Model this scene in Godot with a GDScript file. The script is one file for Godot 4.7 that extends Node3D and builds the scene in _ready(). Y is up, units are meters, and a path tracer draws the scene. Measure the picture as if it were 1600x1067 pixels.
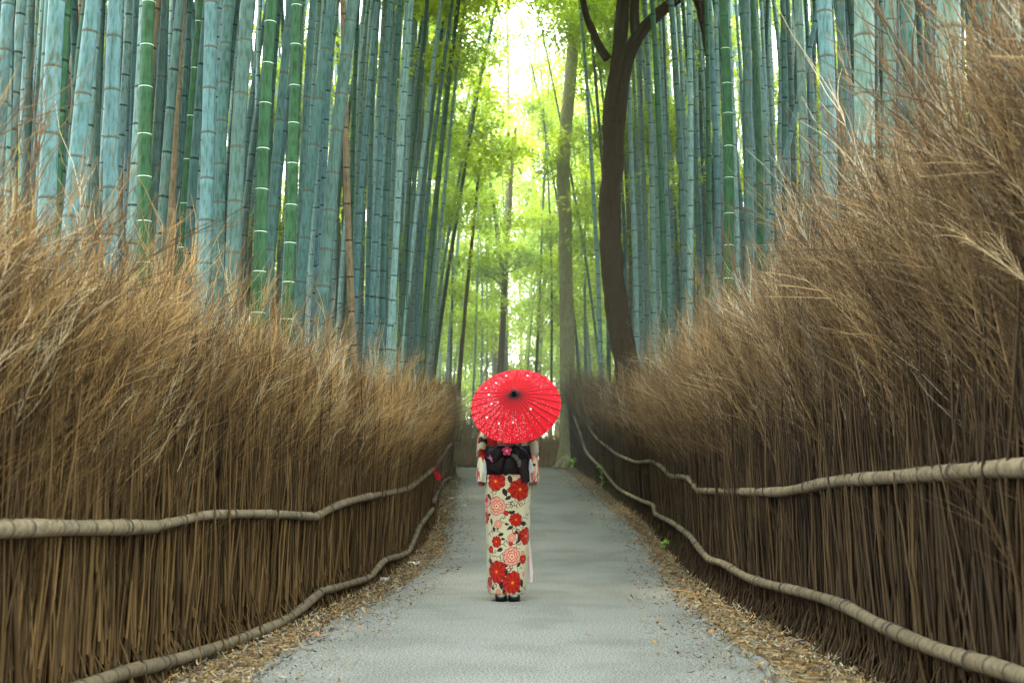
extends Node3D
# A bamboo grove path with brushwood fences; a woman in a kimono walks away under a red paper parasol.

const LEFT_LINE := [Vector2(0.00,-1.850),Vector2(4.00,-1.780),Vector2(6.50,-1.645),Vector2(7.10,-1.545),Vector2(8.90,-1.370),Vector2(10.50,-1.210),Vector2(11.80,-1.145),Vector2(13.30,-1.100),Vector2(15.60,-1.070),Vector2(16.50,-1.080),Vector2(18.60,-1.200),Vector2(20.50,-1.250),Vector2(22.90,-1.140),Vector2(24.60,-1.220)]
const RIGHT_LINE := [Vector2(0.00,1.820),Vector2(4.00,1.790),Vector2(5.80,1.760),Vector2(6.70,1.745),Vector2(8.20,1.690),Vector2(9.40,1.670),Vector2(11.30,1.710),Vector2(14.00,1.800),Vector2(16.00,1.840),Vector2(18.70,1.680),Vector2(21.60,1.550),Vector2(25.20,1.320),Vector2(26.00,1.260)]
const LEFT_UPPER := [[Vector3(-1.758,0.830,-2.40),Vector3(-1.725,0.792,-4.14),Vector3(-1.683,0.760,-4.88),Vector3(-1.642,0.728,-5.64)],[Vector3(-1.645,0.729,-5.68),Vector3(-1.621,0.740,-6.04),Vector3(-1.598,0.748,-6.48),Vector3(-1.493,0.729,-7.16),Vector3(-1.421,0.693,-7.90),Vector3(-1.357,0.654,-8.56)],[Vector3(-1.359,0.660,-8.52),Vector3(-1.305,0.713,-9.06),Vector3(-1.241,0.743,-9.70),Vector3(-1.167,0.761,-10.44),Vector3(-1.077,0.781,-12.42),Vector3(-1.045,0.857,-13.78),Vector3(-1.021,0.968,-15.60),Vector3(-1.192,1.162,-20.68),Vector3(-1.147,1.339,-21.66),Vector3(-1.121,1.418,-22.26)]]
const LEFT_LOWER := [[Vector3(-1.748,0.222,-2.40),Vector3(-1.665,0.140,-5.02),Vector3(-1.635,0.098,-5.68),Vector3(-1.585,0.047,-6.50),Vector3(-1.483,0.045,-7.18),Vector3(-1.414,0.050,-7.86),Vector3(-1.340,0.129,-8.62)],[Vector3(-1.342,0.138,-8.58),Vector3(-1.268,0.109,-9.34),Vector3(-1.186,0.093,-10.16),Vector3(-1.153,0.134,-10.48),Vector3(-1.126,0.176,-11.00),Vector3(-1.064,0.143,-12.56),Vector3(-1.036,0.332,-13.72),Vector3(-1.021,0.415,-14.84),Vector3(-1.010,0.473,-15.62)],[Vector3(-1.014,0.562,-15.92),Vector3(-1.143,0.611,-18.70),Vector3(-1.191,0.712,-20.52),Vector3(-1.152,0.778,-21.38),Vector3(-1.114,0.815,-22.18)]]
const RIGHT_UPPER := [[Vector3(1.752,1.023,-2.40),Vector3(1.742,0.998,-4.16),Vector3(1.731,0.980,-4.78),Vector3(1.718,0.958,-5.42),Vector3(1.699,0.923,-6.46),Vector3(1.679,0.869,-7.22),Vector3(1.655,0.839,-7.92),Vector3(1.651,0.792,-10.82)],[Vector3(1.650,0.787,-10.78),Vector3(1.656,0.827,-11.08),Vector3(1.660,0.859,-11.26),Vector3(1.676,0.902,-11.78),Vector3(1.728,0.910,-13.32),Vector3(1.757,1.007,-14.34),Vector3(1.784,1.074,-15.70),Vector3(1.727,1.071,-17.08),Vector3(1.626,1.196,-18.80),Vector3(1.598,1.263,-19.42)],[Vector3(1.598,1.263,-19.42),Vector3(1.493,1.533,-21.72),Vector3(1.407,1.857,-23.08),Vector3(1.323,2.252,-24.40)]]
const RIGHT_LOWER := [[Vector3(1.742,0.327,-2.40),Vector3(1.729,0.295,-4.20),Vector3(1.719,0.277,-4.70),Vector3(1.713,0.266,-5.18),Vector3(1.702,0.275,-5.76),Vector3(1.694,0.297,-6.38),Vector3(1.672,0.283,-7.14)],[Vector3(1.672,0.283,-7.14),Vector3(1.642,0.253,-7.92),Vector3(1.625,0.243,-8.58),Vector3(1.611,0.267,-9.40),Vector3(1.628,0.249,-10.24),Vector3(1.655,0.363,-11.40)],[Vector3(1.655,0.363,-11.40),Vector3(1.711,0.410,-13.08),Vector3(1.762,0.431,-15.02),Vector3(1.768,0.528,-15.40),Vector3(1.739,0.557,-16.74),Vector3(1.618,0.688,-18.76),Vector3(1.531,0.968,-20.74),Vector3(1.407,1.275,-22.94),Vector3(1.350,1.622,-23.82),Vector3(1.275,2.046,-25.00)]]
const STALKS := [[-3.76,-8.64,0.65,0.0500,0],[-6.22,-15.83,-3.94,0.0375,4],[-4.69,-11.54,-0.49,0.0425,1],[-4.92,-12.21,0.33,0.0450,2],[-2.90,-7.53,-0.42,0.0575,0],[-5.43,-14.78,-1.42,0.0350,2],[-6.53,-17.81,-0.64,0.0375,1],[-3.09,-8.09,2.51,0.0575,0],
	[-3.96,-11.40,-0.67,0.0450,1],[-2.78,-8.36,-0.59,0.0550,0],[-6.06,-19.00,-1.32,0.0300,2],[-3.79,-11.88,-0.16,0.0500,5],[-2.88,-9.50,-0.80,0.0575,3],[-3.63,-12.03,0.19,0.0475,1],[-5.01,-17.10,0.07,0.0450,7],[-3.10,-10.69,0.88,0.0450,4],
	[-3.28,-11.69,1.23,0.0400,3],[-2.43,-9.50,-0.22,0.0575,0],[-2.59,-10.50,0.41,0.0525,5],[-2.22,-9.50,0.49,0.0625,1],[-3.58,-16.89,-0.65,0.0400,7],[-2.15,-9.95,1.18,0.0550,3],[-2.49,-11.88,1.79,0.0500,5],[-1.98,-10.50,0.47,0.0525,3],
	[-2.20,-12.21,0.91,0.0450,5],[-2.11,-11.08,3.65,0.0525,5],[-2.44,-14.68,1.47,0.0425,0],[-1.90,-10.80,4.46,0.0625,1],[-1.71,-14.25,-3.75,0.0450,4],[-2.33,-16.89,0.62,0.0400,2],[-2.13,-15.55,2.22,0.0450,0],[-2.09,-17.94,-0.98,0.0425,5],
	[-1.94,-15.55,2.44,0.0450,0],[-1.77,-15.83,1.36,0.0500,5],[-1.75,-17.94,-0.00,0.0425,7],[-1.78,-16.41,2.68,0.0475,7],[-1.80,-19.00,1.60,0.0400,2],[-1.73,-19.00,1.62,0.0450,1],[-1.88,-19.00,4.31,0.0450,7],[-1.63,-19.00,3.24,0.0400,5],
	[-1.61,-19.95,3.70,0.0525,2],[-1.71,-23.07,3.73,0.0425,7],[-2.06,-26.92,6.47,0.0425,7],[-1.99,-26.92,7.15,0.0425,2],[-2.18,-28.50,7.43,0.0375,7],[2.21,-26.60,-6.96,0.0350,7],[3.08,-26.60,-8.22,0.0350,7],[1.74,-23.38,-1.00,0.0492,7],
	[1.96,-24.43,-0.10,0.0450,5],[2.28,-25.33,-0.24,0.0400,7],[2.06,-20.06,0.01,0.0475,7],[2.44,-25.33,0.57,0.0400,4],[2.35,-21.38,0.65,0.0450,6],[2.53,-21.71,0.55,0.0400,7],[2.75,-23.07,0.71,0.0425,7],[2.15,-17.27,0.45,0.0500,2],
	[2.72,-21.71,1.46,0.0400,5],[2.28,-15.83,-0.30,0.0500,1],[3.11,-21.71,0.71,0.0400,7],[2.49,-17.27,1.29,0.0500,7],[2.93,-19.00,0.48,0.0450,5],[2.50,-16.15,2.37,0.0425,2],[2.98,-17.94,1.42,0.0425,7],[2.26,-12.85,1.05,0.0575,3],
	[3.31,-17.94,0.95,0.0425,7],[2.52,-12.85,0.59,0.0575,1],[2.74,-13.30,0.36,0.0525,2],[3.75,-17.94,1.53,0.0425,7],[3.37,-15.04,1.14,0.0475,5],[3.57,-15.55,1.37,0.0450,1],[2.85,-11.88,1.05,0.0500,6],[2.21,-14.68,14.12,0.0425,0],
	[2.35,-8.80,-0.15,0.0625,0],[3.06,-11.18,1.17,0.0500,1],[2.09,-7.33,1.71,0.0675,6],[2.88,-9.91,3.77,0.0600,6],[2.93,-9.13,2.21,0.0625,5],[2.25,-6.19,1.02,0.0700,6],[2.87,-7.72,3.01,0.0650,1],[3.91,-9.50,1.30,0.0550,0]]
const LEFT_STALKS := 45
const DARK_TREE_TRUNK := [Vector3(1.979,1.820,-19.60),Vector3(1.922,2.336,-19.60),Vector3(1.784,3.064,-19.60),Vector3(1.667,3.902,-19.60),Vector3(1.611,4.747,-19.60),Vector3(1.605,5.279,-19.60),Vector3(1.663,5.868,-19.60),Vector3(1.667,6.298,-19.60),Vector3(1.648,6.623,-19.60)]
const DARK_TREE_LEFT_STEM := [Vector3(1.666,6.191,-19.60),Vector3(1.617,6.623,-19.60),Vector3(1.663,7.111,-19.60),Vector3(1.763,7.656,-19.60),Vector3(1.811,8.204,-19.60),Vector3(1.858,8.756,-19.60),Vector3(1.930,9.533,-19.60),Vector3(1.994,10.541,-19.60)]
const DARK_TREE_RIGHT_STEM := [Vector3(1.708,6.245,-19.60),Vector3(1.755,6.785,-19.60),Vector3(1.824,7.328,-19.60),Vector3(1.945,7.820,-19.60),Vector3(2.108,8.149,-19.60),Vector3(2.346,8.425,-19.60),Vector3(2.616,8.667,-19.60),Vector3(2.940,8.922,-19.60),Vector3(3.101,8.999,-19.60)]
const DARK_TREE_DROOP := [Vector3(3.048,8.999,-19.60),Vector3(3.120,8.811,-19.60),Vector3(3.189,8.480,-19.60),Vector3(3.237,8.149,-19.60),Vector3(3.263,7.765,-19.60),Vector3(3.264,7.241,-19.60)]
const DARK_TREE_TWIG := [Vector3(1.594,7.744,-19.60),Vector3(1.468,7.930,-19.60),Vector3(1.321,8.259,-19.60),Vector3(1.227,8.535,-19.60),Vector3(1.175,8.811,-19.60),Vector3(1.124,9.199,-19.60)]
const DARK_TREE_MIDDLE := [Vector3(2.076,8.094,-19.60),Vector3(2.036,8.369,-19.60),Vector3(2.050,8.645,-19.60),Vector3(2.065,9.088,-19.60),Vector3(2.104,9.756,-19.60)]
const GREY_TREE_TRUNK := [Vector3(1.156,0.795,-26.30),Vector3(1.171,1.206,-26.30),Vector3(1.201,1.687,-26.30),Vector3(1.192,2.793,-26.30),Vector3(1.199,4.190,-26.30),Vector3(1.176,5.318,-26.30),Vector3(1.167,6.456,-26.30),Vector3(1.129,7.460,-26.30),Vector3(1.191,8.472,-26.30),Vector3(1.265,9.200,-26.30),Vector3(1.340,10.078,-26.30),Vector3(1.432,11.110,-26.30)]
const THIN_TREE_TRUNK := [Vector3(-0.360,2.695,-36.00),Vector3(-0.342,3.930,-36.00),Vector3(-0.267,5.366,-36.00),Vector3(-0.230,6.523,-36.00),Vector3(-0.268,7.007,-36.00)]
const THIN_TREE_LEFT := [Vector3(-0.268,6.813,-36.00),Vector3(-0.403,7.590,-36.00),Vector3(-0.481,8.370,-36.00),Vector3(-0.617,9.252,-36.00),Vector3(-0.735,10.237,-36.00)]
const THIN_TREE_RIGHT := [Vector3(-0.249,6.910,-36.00),Vector3(-0.115,7.882,-36.00),Vector3(-0.058,8.860,-36.00),Vector3(0.000,10.040,-36.00),Vector3(0.116,11.228,-36.00)]
const LEANING_TREE_TRUNK := [Vector3(-1.298,2.671,-29.00),Vector3(-1.196,3.899,-29.00),Vector3(-1.109,4.982,-29.00),Vector3(-1.005,6.074,-29.00),Vector3(-0.915,7.016,-29.00),Vector3(-0.840,7.806,-29.00),Vector3(-0.748,8.441,-29.00)]
const BACK_UPPER := [Vector3(-1.349,1.671,-25.70),Vector3(-1.196,1.581,-25.90),Vector3(-0.767,1.458,-26.60),Vector3(-0.359,1.343,-27.40),Vector3(0.298,1.252,-28.40),Vector3(1.047,1.199,-29.40)]
const BACK_LOWER := [Vector3(-1.274,1.240,-25.60),Vector3(-1.173,1.094,-25.75),Vector3(-0.957,1.027,-26.10),Vector3(-0.489,1.014,-26.70),Vector3(0.000,0.986,-27.60)]


const GROUND := [Vector2(-60, 0), Vector2(9.5, 0), Vector2(11, .01), Vector2(13, .07), Vector2(15, .19), Vector2(17, .36), Vector2(20.3, .62), Vector2(24.3, .93), Vector2(26, .99), Vector2(28, .93), Vector2(31, .8), Vector2(40, .6), Vector2(300, .6)]
const PATH_LEFT := [Vector2(-8, -1.3), Vector2(4, -1.28), Vector2(6.7, -1.24), Vector2(9.2, -1.05), Vector2(10.2, -.96), Vector2(12, -.84), Vector2(14.1, -.77), Vector2(16.5, -.84), Vector2(19, -.95), Vector2(22, -1.0), Vector2(26.5, -1.6)]
const PATH_RIGHT := [Vector2(-8, 1.32), Vector2(6, 1.29), Vector2(9.2, 1.31), Vector2(13.2, 1.52), Vector2(14.8, 1.55), Vector2(17.2, 1.46), Vector2(20, 1.32), Vector2(23.9, 1.2), Vector2(26.5, .9)]

var rng := RandomNumberGenerator.new()
var taken := {}
var M := {}

class Shape:
	var v := PackedVector3Array()
	var n := PackedVector3Array()
	var uv := PackedVector2Array()
	var c := PackedColorArray()
	var ix := PackedInt32Array()
	func put(p: Vector3, nn: Vector3, u := Vector2.ZERO, col := Color.WHITE) -> int:
		v.append(p); n.append(nn); uv.append(u); c.append(col)
		return v.size() - 1
	func tri(a: int, b: int, d: int) -> void:
		ix.append(a); ix.append(b); ix.append(d)
	func quad(a: int, b: int, d: int, e: int) -> void:
		tri(a, b, d); tri(a, d, e)
	# rows of points of equal length, joined into a smooth sheet; closed joins the last column to the first
	func sheet(rows: Array, closed := false, uvs: Array = [], cols: Array = []) -> void:
		var nr := rows.size()
		var nc: int = rows[0].size()
		var at := v.size()
		for i in nr:
			for j in nc:
				var jl := (j - 1 + nc) % nc if closed else maxi(j - 1, 0)
				var jr := (j + 1) % nc if closed else mini(j + 1, nc - 1)
				var du: Vector3 = rows[i][jr] - rows[i][jl]
				var dv: Vector3 = rows[mini(i + 1, nr - 1)][j] - rows[maxi(i - 1, 0)][j]
				var nn := dv.cross(du)
				put(rows[i][j], nn.normalized() if nn.length() > 1e-9 else Vector3.UP, uvs[i][j] if uvs else Vector2(float(j) / nc, float(i) / nr), cols[i] if cols else Color.WHITE)
		for i in nr - 1:
			for j in (nc if closed else nc - 1):
				var k := (j + 1) % nc
				quad(at + i * nc + j, at + i * nc + k, at + (i + 1) * nc + k, at + (i + 1) * nc + j)
	func tube(p: PackedVector3Array, r: PackedFloat32Array, sides: int, cols: PackedColorArray = [], caps := true) -> void:
		var count := p.size()
		var t := (p[1] - p[0]).normalized()
		var side := t.cross(Vector3(.3, .2, .93)).normalized() if absf(t.dot(Vector3(.3, .2, .93))) < .95 else t.cross(Vector3.RIGHT).normalized()
		var at := v.size()
		var run := 0.0
		for i in count:
			t = (p[mini(i + 1, count - 1)] - p[maxi(i - 1, 0)]).normalized()
			side = (side - t * side.dot(t)).normalized()
			var up := t.cross(side)
			if i > 0:
				run += p[i].distance_to(p[i - 1])
			for j in sides:
				var a := TAU * j / sides
				var d := side * cos(a) + up * sin(a)
				put(p[i] + d * r[i], d, Vector2(float(j) / sides, run), cols[i] if cols else Color.WHITE)
		for i in count - 1:
			for j in sides:
				var k := (j + 1) % sides
				quad(at + i * sides + j, at + (i + 1) * sides + j, at + (i + 1) * sides + k, at + i * sides + k)
		if caps:
			for e in [0, count - 1]:
				var nn: Vector3 = (p[e] - p[1 if e == 0 else e - 1]).normalized()
				var m := put(p[e], nn, Vector2(.5, 0), cols[e] if cols else Color.WHITE)
				var ring := []
				for j in sides:
					ring.append(put(v[at + e * sides + j], nn, Vector2(.5, 0), cols[e] if cols else Color.WHITE))
				for j in sides:
					var k := (j + 1) % sides
					if e == 0: tri(m, ring[j], ring[k])
					else: tri(m, ring[k], ring[j])
	func box(a: Vector3, b: Vector3) -> void:
		for ax in 3:
			for s in [0, 1]:
				var q := []
				for k in [[0, 0], [1, 0], [1, 1], [0, 1]]:
					var p := Vector3.ZERO
					p[ax] = b[ax] if s else a[ax]
					p[(ax + 1) % 3] = b[(ax + 1) % 3] if k[0] else a[(ax + 1) % 3]
					p[(ax + 2) % 3] = b[(ax + 2) % 3] if k[1] else a[(ax + 2) % 3]
					var nn := Vector3.ZERO
					nn[ax] = 1 if s else -1
					q.append(put(p, nn))
				if s: quad(q[0], q[3], q[2], q[1])
				else: quad(q[0], q[1], q[2], q[3])
	func mesh(flat := false) -> ArrayMesh:
		var a := []
		a.resize(Mesh.ARRAY_MAX)
		a[Mesh.ARRAY_VERTEX] = v
		if not flat:
			a[Mesh.ARRAY_NORMAL] = n
		a[Mesh.ARRAY_TEX_UV] = uv
		a[Mesh.ARRAY_COLOR] = c
		a[Mesh.ARRAY_INDEX] = ix
		var m := ArrayMesh.new()
		m.add_surface_from_arrays(Mesh.PRIMITIVE_TRIANGLES, a)
		return m

func at_depth(t: Array, d: float) -> float:
	if d <= t[0].x: return t[0].y
	for i in t.size() - 1:
		if d <= t[i + 1].x:
			return lerpf(t[i].y, t[i + 1].y, (d - t[i].x) / (t[i + 1].x - t[i].x))
	return t[-1].y

func ground(d: float) -> float:
	return at_depth(GROUND, d)

func rr(a: float, b: float) -> float:
	return rng.randf_range(a, b)

func numbered(called: String) -> String:
	var k: int = taken.get(called, 0)
	taken[called] = k + 1
	return called if k == 0 else "%s_%03d" % [called, k]

func tag(o: Node3D, label := "", category := "", group := "", kind := "") -> Node3D:
	for p in [["label", label], ["category", category], ["group", group], ["kind", kind]]:
		if p[1]: o.set_meta(p[0], p[1])
	return o

func thing(called: String, at := Vector3.ZERO) -> Node3D:
	var o := Node3D.new()
	o.name = numbered(called)
	o.position = at
	add_child(o)
	return o

func obj(called: String, m: Mesh, mat: Material, parent: Node = null, at := Vector3.ZERO) -> MeshInstance3D:
	var o := MeshInstance3D.new()
	o.name = called if parent else numbered(called)
	o.mesh = m
	o.material_override = mat
	o.position = at
	(parent if parent else self).add_child(o, true)
	return o

func many(called: String, m: Mesh, mat: Material, where: Array, cols: Array, parent: Node = null) -> MultiMeshInstance3D:
	var mm := MultiMesh.new()
	mm.transform_format = MultiMesh.TRANSFORM_3D
	mm.use_colors = true
	mm.mesh = m
	mm.instance_count = where.size()
	for i in where.size():
		mm.set_instance_transform(i, where[i])
		mm.set_instance_color(i, cols[i])
	return many_of(called, mm, mat, parent)

func many_of(called: String, mm: MultiMesh, mat: Material, parent: Node = null) -> MultiMeshInstance3D:
	var o := MultiMeshInstance3D.new()
	o.name = called if parent else numbered(called)
	o.multimesh = mm
	o.material_override = mat
	o.set_meta("kind", "stuff")
	(parent if parent else self).add_child(o, true)
	return o

func lin(r: float, g: float, b: float) -> Color:
	return Color(r, g, b).linear_to_srgb()

func noise_tex(size: int, freq: float, octaves: int, ramp: Array, seed_ := 1, as_normal := false, kind := FastNoiseLite.TYPE_SIMPLEX_SMOOTH) -> NoiseTexture2D:
	var f := FastNoiseLite.new()
	f.seed = seed_
	f.noise_type = kind
	f.frequency = freq
	f.fractal_octaves = octaves
	var t := NoiseTexture2D.new()
	t.width = size
	t.height = size
	t.seamless = true
	t.noise = f
	t.as_normal_map = as_normal
	if ramp:
		var g := Gradient.new()
		g.offsets = PackedFloat32Array(ramp.map(func(x): return x[0]))
		g.colors = PackedColorArray(ramp.map(func(x): return x[1]))
		t.color_ramp = g
	return t

func mat(col: Color, rough := .8, vertex := false, tex: Texture2D = null, scale := Vector3.ZERO, world := true) -> StandardMaterial3D:
	var m := StandardMaterial3D.new()
	m.albedo_color = col
	m.roughness = rough
	m.metallic_specular = .22
	m.vertex_color_use_as_albedo = vertex
	m.cull_mode = BaseMaterial3D.CULL_DISABLED
	if tex:
		m.albedo_texture = tex
	if scale != Vector3.ZERO:
		m.uv1_triplanar = true
		m.uv1_world_triplanar = world
		m.uv1_scale = scale
	return m

func grey(v: float) -> Color:
	return Color(v, v, v)

func _ready() -> void:
	# ---------- camera, sky, sun, air, exposure
	var cam := Camera3D.new()
	cam.name = "camera"
	var lens := CameraAttributesPhysical.new()
	lens.frustum_focal_length = 42.74
	lens.frustum_focus_distance = 9.2
	lens.exposure_aperture = 3.6
	lens.frustum_far = 400.0
	lens.frustum_near = 0.1
	cam.attributes = lens
	cam.fov = 31.37
	cam.near = .1
	cam.far = 400.0
	cam.position = Vector3(0, 1.0, 0)
	cam.rotation = Vector3(atan(196.5 / 1900.0), 0, 0)
	add_child(cam)
	cam.current = true
	var env := Environment.new()
	env.background_mode = Environment.BG_SKY
	var sky := Sky.new()
	var pm := ProceduralSkyMaterial.new()
	pm.sky_top_color = Color(.95, .97, 1.0)
	pm.sky_horizon_color = Color(1.0, 1.0, .98)
	pm.sky_curve = .15
	pm.sky_energy_multiplier = 2.0
	pm.ground_bottom_color = Color(.3, .3, .25)
	pm.ground_horizon_color = Color(.6, .62, .5)
	sky.sky_material = pm
	env.sky = sky
	env.tonemap_mode = Environment.TONE_MAPPER_LINEAR
	env.tonemap_exposure = 3.1
	env.volumetric_fog_enabled = true
	env.volumetric_fog_density = 0.0
	env.sdfgi_enabled = true
	env.ssao_enabled = true
	env.ssil_enabled = true
	var we := WorldEnvironment.new()
	we.name = "world_environment"
	we.environment = env
	add_child(we)
	var sun := DirectionalLight3D.new()
	sun.name = "sun"
	sun.light_energy = 1.6
	sun.light_color = Color(1.0, .97, .86)
	sun.light_angular_distance = 6.0
	sun.shadow_enabled = true
	sun.rotation_degrees = Vector3(-66, -150, 0)
	add_child(sun)

	rng.seed = 20
	materials()
	setting()
	fences()
	groves()
	trees()
	person()
	parasol()
	details()

func materials() -> void:
	var mottle := noise_tex(512, .012, 6, [[0.0, Color(.55, .6, .5)], [.3, Color(.74, .78, .7)], [.42, grey(.84)], [.5, grey(.9)], [.56, grey(.99)], [.62, Color(.86, .9, .88)], [.75, grey(1.0)], [1.0, Color(.8, .78, .7)]], 3)
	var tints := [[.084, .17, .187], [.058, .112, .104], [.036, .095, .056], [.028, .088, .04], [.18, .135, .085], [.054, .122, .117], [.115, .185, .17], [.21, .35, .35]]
	M.culm = []
	for t in tints:
		var m := mat(lin(t[0], t[1], t[2]), .5, true, mottle, Vector3(5, .9, 5))
		M.culm.append(m)
	M.joint_dark = mat(lin(.06, .05, .035), .8)
	M.joint_tan = mat(lin(.12, .085, .05), .8)
	M.joint_pale = mat(lin(.34, .44, .38), .8)
	M.bamboo_leaf = mat(Color.WHITE, .55, true)
	M.bamboo_leaf.backlight_enabled = true
	M.bamboo_leaf.backlight = Color(1.0, 1.0, .75)
	M.twig = mat(Color.WHITE, .75, true)
	M.pole = mat(Color.WHITE, .7, true, noise_tex(256, .03, 4, [[0.0, grey(.62)], [.5, grey(.86)], [1.0, grey(1.0)]], 8), Vector3(3, 3, 3))
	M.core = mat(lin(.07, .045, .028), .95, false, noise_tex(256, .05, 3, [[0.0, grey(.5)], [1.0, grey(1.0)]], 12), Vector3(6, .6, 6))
	M.litter = mat(Color.WHITE, .8, true)

# ---------- the setting
func setting() -> void:
	var s := Shape.new()
	var rows := []
	for i in 75:
		var row := []
		var d := -30.0 + (i * 1.0 if i < 62 else 61.0 + (i - 61) * 12.0)
		for x in [-150.0, -60.0, -30.0, -15.0, -8.0, -4.0, -2.0, -1.0, 0.0, 1.0, 2.0, 4.0, 8.0, 15.0, 30.0, 60.0, 150.0]:
			row.append(Vector3(x, ground(d) - .004, -d))
		rows.append(row)
	s.sheet(rows)
	var soil := noise_tex(512, .02, 5, [[0.0, Color(.22, .18, .13)], [.5, Color(.36, .30, .21)], [.75, Color(.5, .42, .3)], [1.0, Color(.6, .5, .36)]], 5)
	tag(obj("ground", s.mesh(), mat(Color.WHITE, .95, false, soil, Vector3(.9, .9, .9))), "brown soil under the bamboo and along the path edges", "", "", "structure")
	s = Shape.new()
	rows = []
	var d := -8.0
	var wob := FastNoiseLite.new()
	wob.seed = 4
	wob.frequency = .5
	while d < 26.6:
		var a := at_depth(PATH_LEFT, d) + wob.get_noise_2d(d, 0) * .1
		var b := at_depth(PATH_RIGHT, d) + wob.get_noise_2d(d, 50) * .1
		var row := []
		for j in 13:
			var f := j / 12.0
			row.append(Vector3(lerpf(a, b, f), ground(d) + .005 + .008 * sin(f * PI), -d))
		rows.append(row)
		d += .18
	s.sheet(rows)
	var grain := noise_tex(1024, .05, 5, [[0.0, Color(.22, .22, .22)], [.3, Color(.43, .43, .42)], [.45, Color(.55, .55, .53)], [.6, Color(.60, .60, .58)], [.75, Color(.70, .69, .67)], [1.0, Color(.9, .89, .86)]], 6)
	var am := mat(Color(.78, .79, .795), .85, false, grain, Vector3(1.3, 1.3, 1.3))
	am.heightmap_enabled = true
	am.heightmap_texture = noise_tex(1024, .06, 4, [], 6)
	am.heightmap_scale = .15
	am.detail_enabled = true
	am.detail_blend_mode = BaseMaterial3D.BLEND_MODE_MUL
	am.detail_uv_layer = BaseMaterial3D.DETAIL_UV_2
	am.uv2_triplanar = true
	am.uv2_world_triplanar = true
	am.uv2_scale = Vector3(.16, .16, .16)
	am.detail_albedo = noise_tex(512, .014, 5, [[0.0, Color(.86, .855, .84)], [.35, Color(.92, .92, .91)], [.5, Color(.96, .96, .955)], [1.0, Color(1, 1, 1)]], 9)
	tag(obj("path", s.mesh(), am), "grey asphalt path running away between the brushwood fences", "", "", "structure")

# ---------- fences
func stick_mesh(k: int) -> ArrayMesh:
	rng.seed = 100 + k
	var s := Shape.new()
	var p := PackedVector3Array()
	var r := PackedFloat32Array()
	var c := PackedColorArray()
	var x := 0.0
	var z := 0.0
	for i in 9:
		var t := i / 8.0
		p.append(Vector3(x, t * 1.45, z))
		x += rr(-.012, .012)
		z += rr(-.012, .012)
		var knot := i % 3 == 1
		r.append((.0058 - .0032 * t) * (1.35 if knot else 1.0))
		c.append(Color(.75, .72, .7) if knot else grey(rr(.82, 1.0)))
	s.tube(p, r, 5, c, false)
	return s.mesh()

func sprig_mesh(k: int) -> ArrayMesh:
	rng.seed = 200 + k
	var s := Shape.new()
	var stem := PackedVector3Array()
	var r := PackedFloat32Array()
	var dir := Vector3(rr(-.1, .1), 1, rr(-.1, .1)).normalized()
	var p := Vector3.ZERO
	for i in 8:
		stem.append(p)
		r.append(.0033 * (1.0 - i / 8.6) * (1.3 if i % 2 == 1 else 1.0))
		p += dir * .145
		dir = (dir + Vector3(.04 + rr(-.11, .11), -.02, rr(-.12, .12))).normalized()
	var sc := PackedColorArray()
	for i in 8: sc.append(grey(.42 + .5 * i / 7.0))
	s.tube(stem, r, 3, sc, false)
	for b in 20:
		var f := rr(1.2, 6.9)
		var i := int(f)
		var a := stem[i].lerp(stem[i + 1], f - i)
		var along := (stem[i + 1] - stem[i]).normalized()
		var ang := rr(0, TAU)
		var out_ := (along.cross(Vector3(cos(ang), 0, sin(ang)))).normalized()
		var bd := (along + out_ * rr(.22, .75)).normalized()
		var length := rr(.09, .36)
		var pts := PackedVector3Array([a])
		for q in 3:
			a += bd * length / 3.0
			pts.append(a)
			bd = (bd + Vector3(rr(-.22, .28), rr(-.1, .06), rr(-.25, .25))).normalized()
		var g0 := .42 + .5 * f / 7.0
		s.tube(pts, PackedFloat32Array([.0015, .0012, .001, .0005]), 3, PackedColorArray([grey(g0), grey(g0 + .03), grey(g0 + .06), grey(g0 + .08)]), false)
	return s.mesh()

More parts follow.
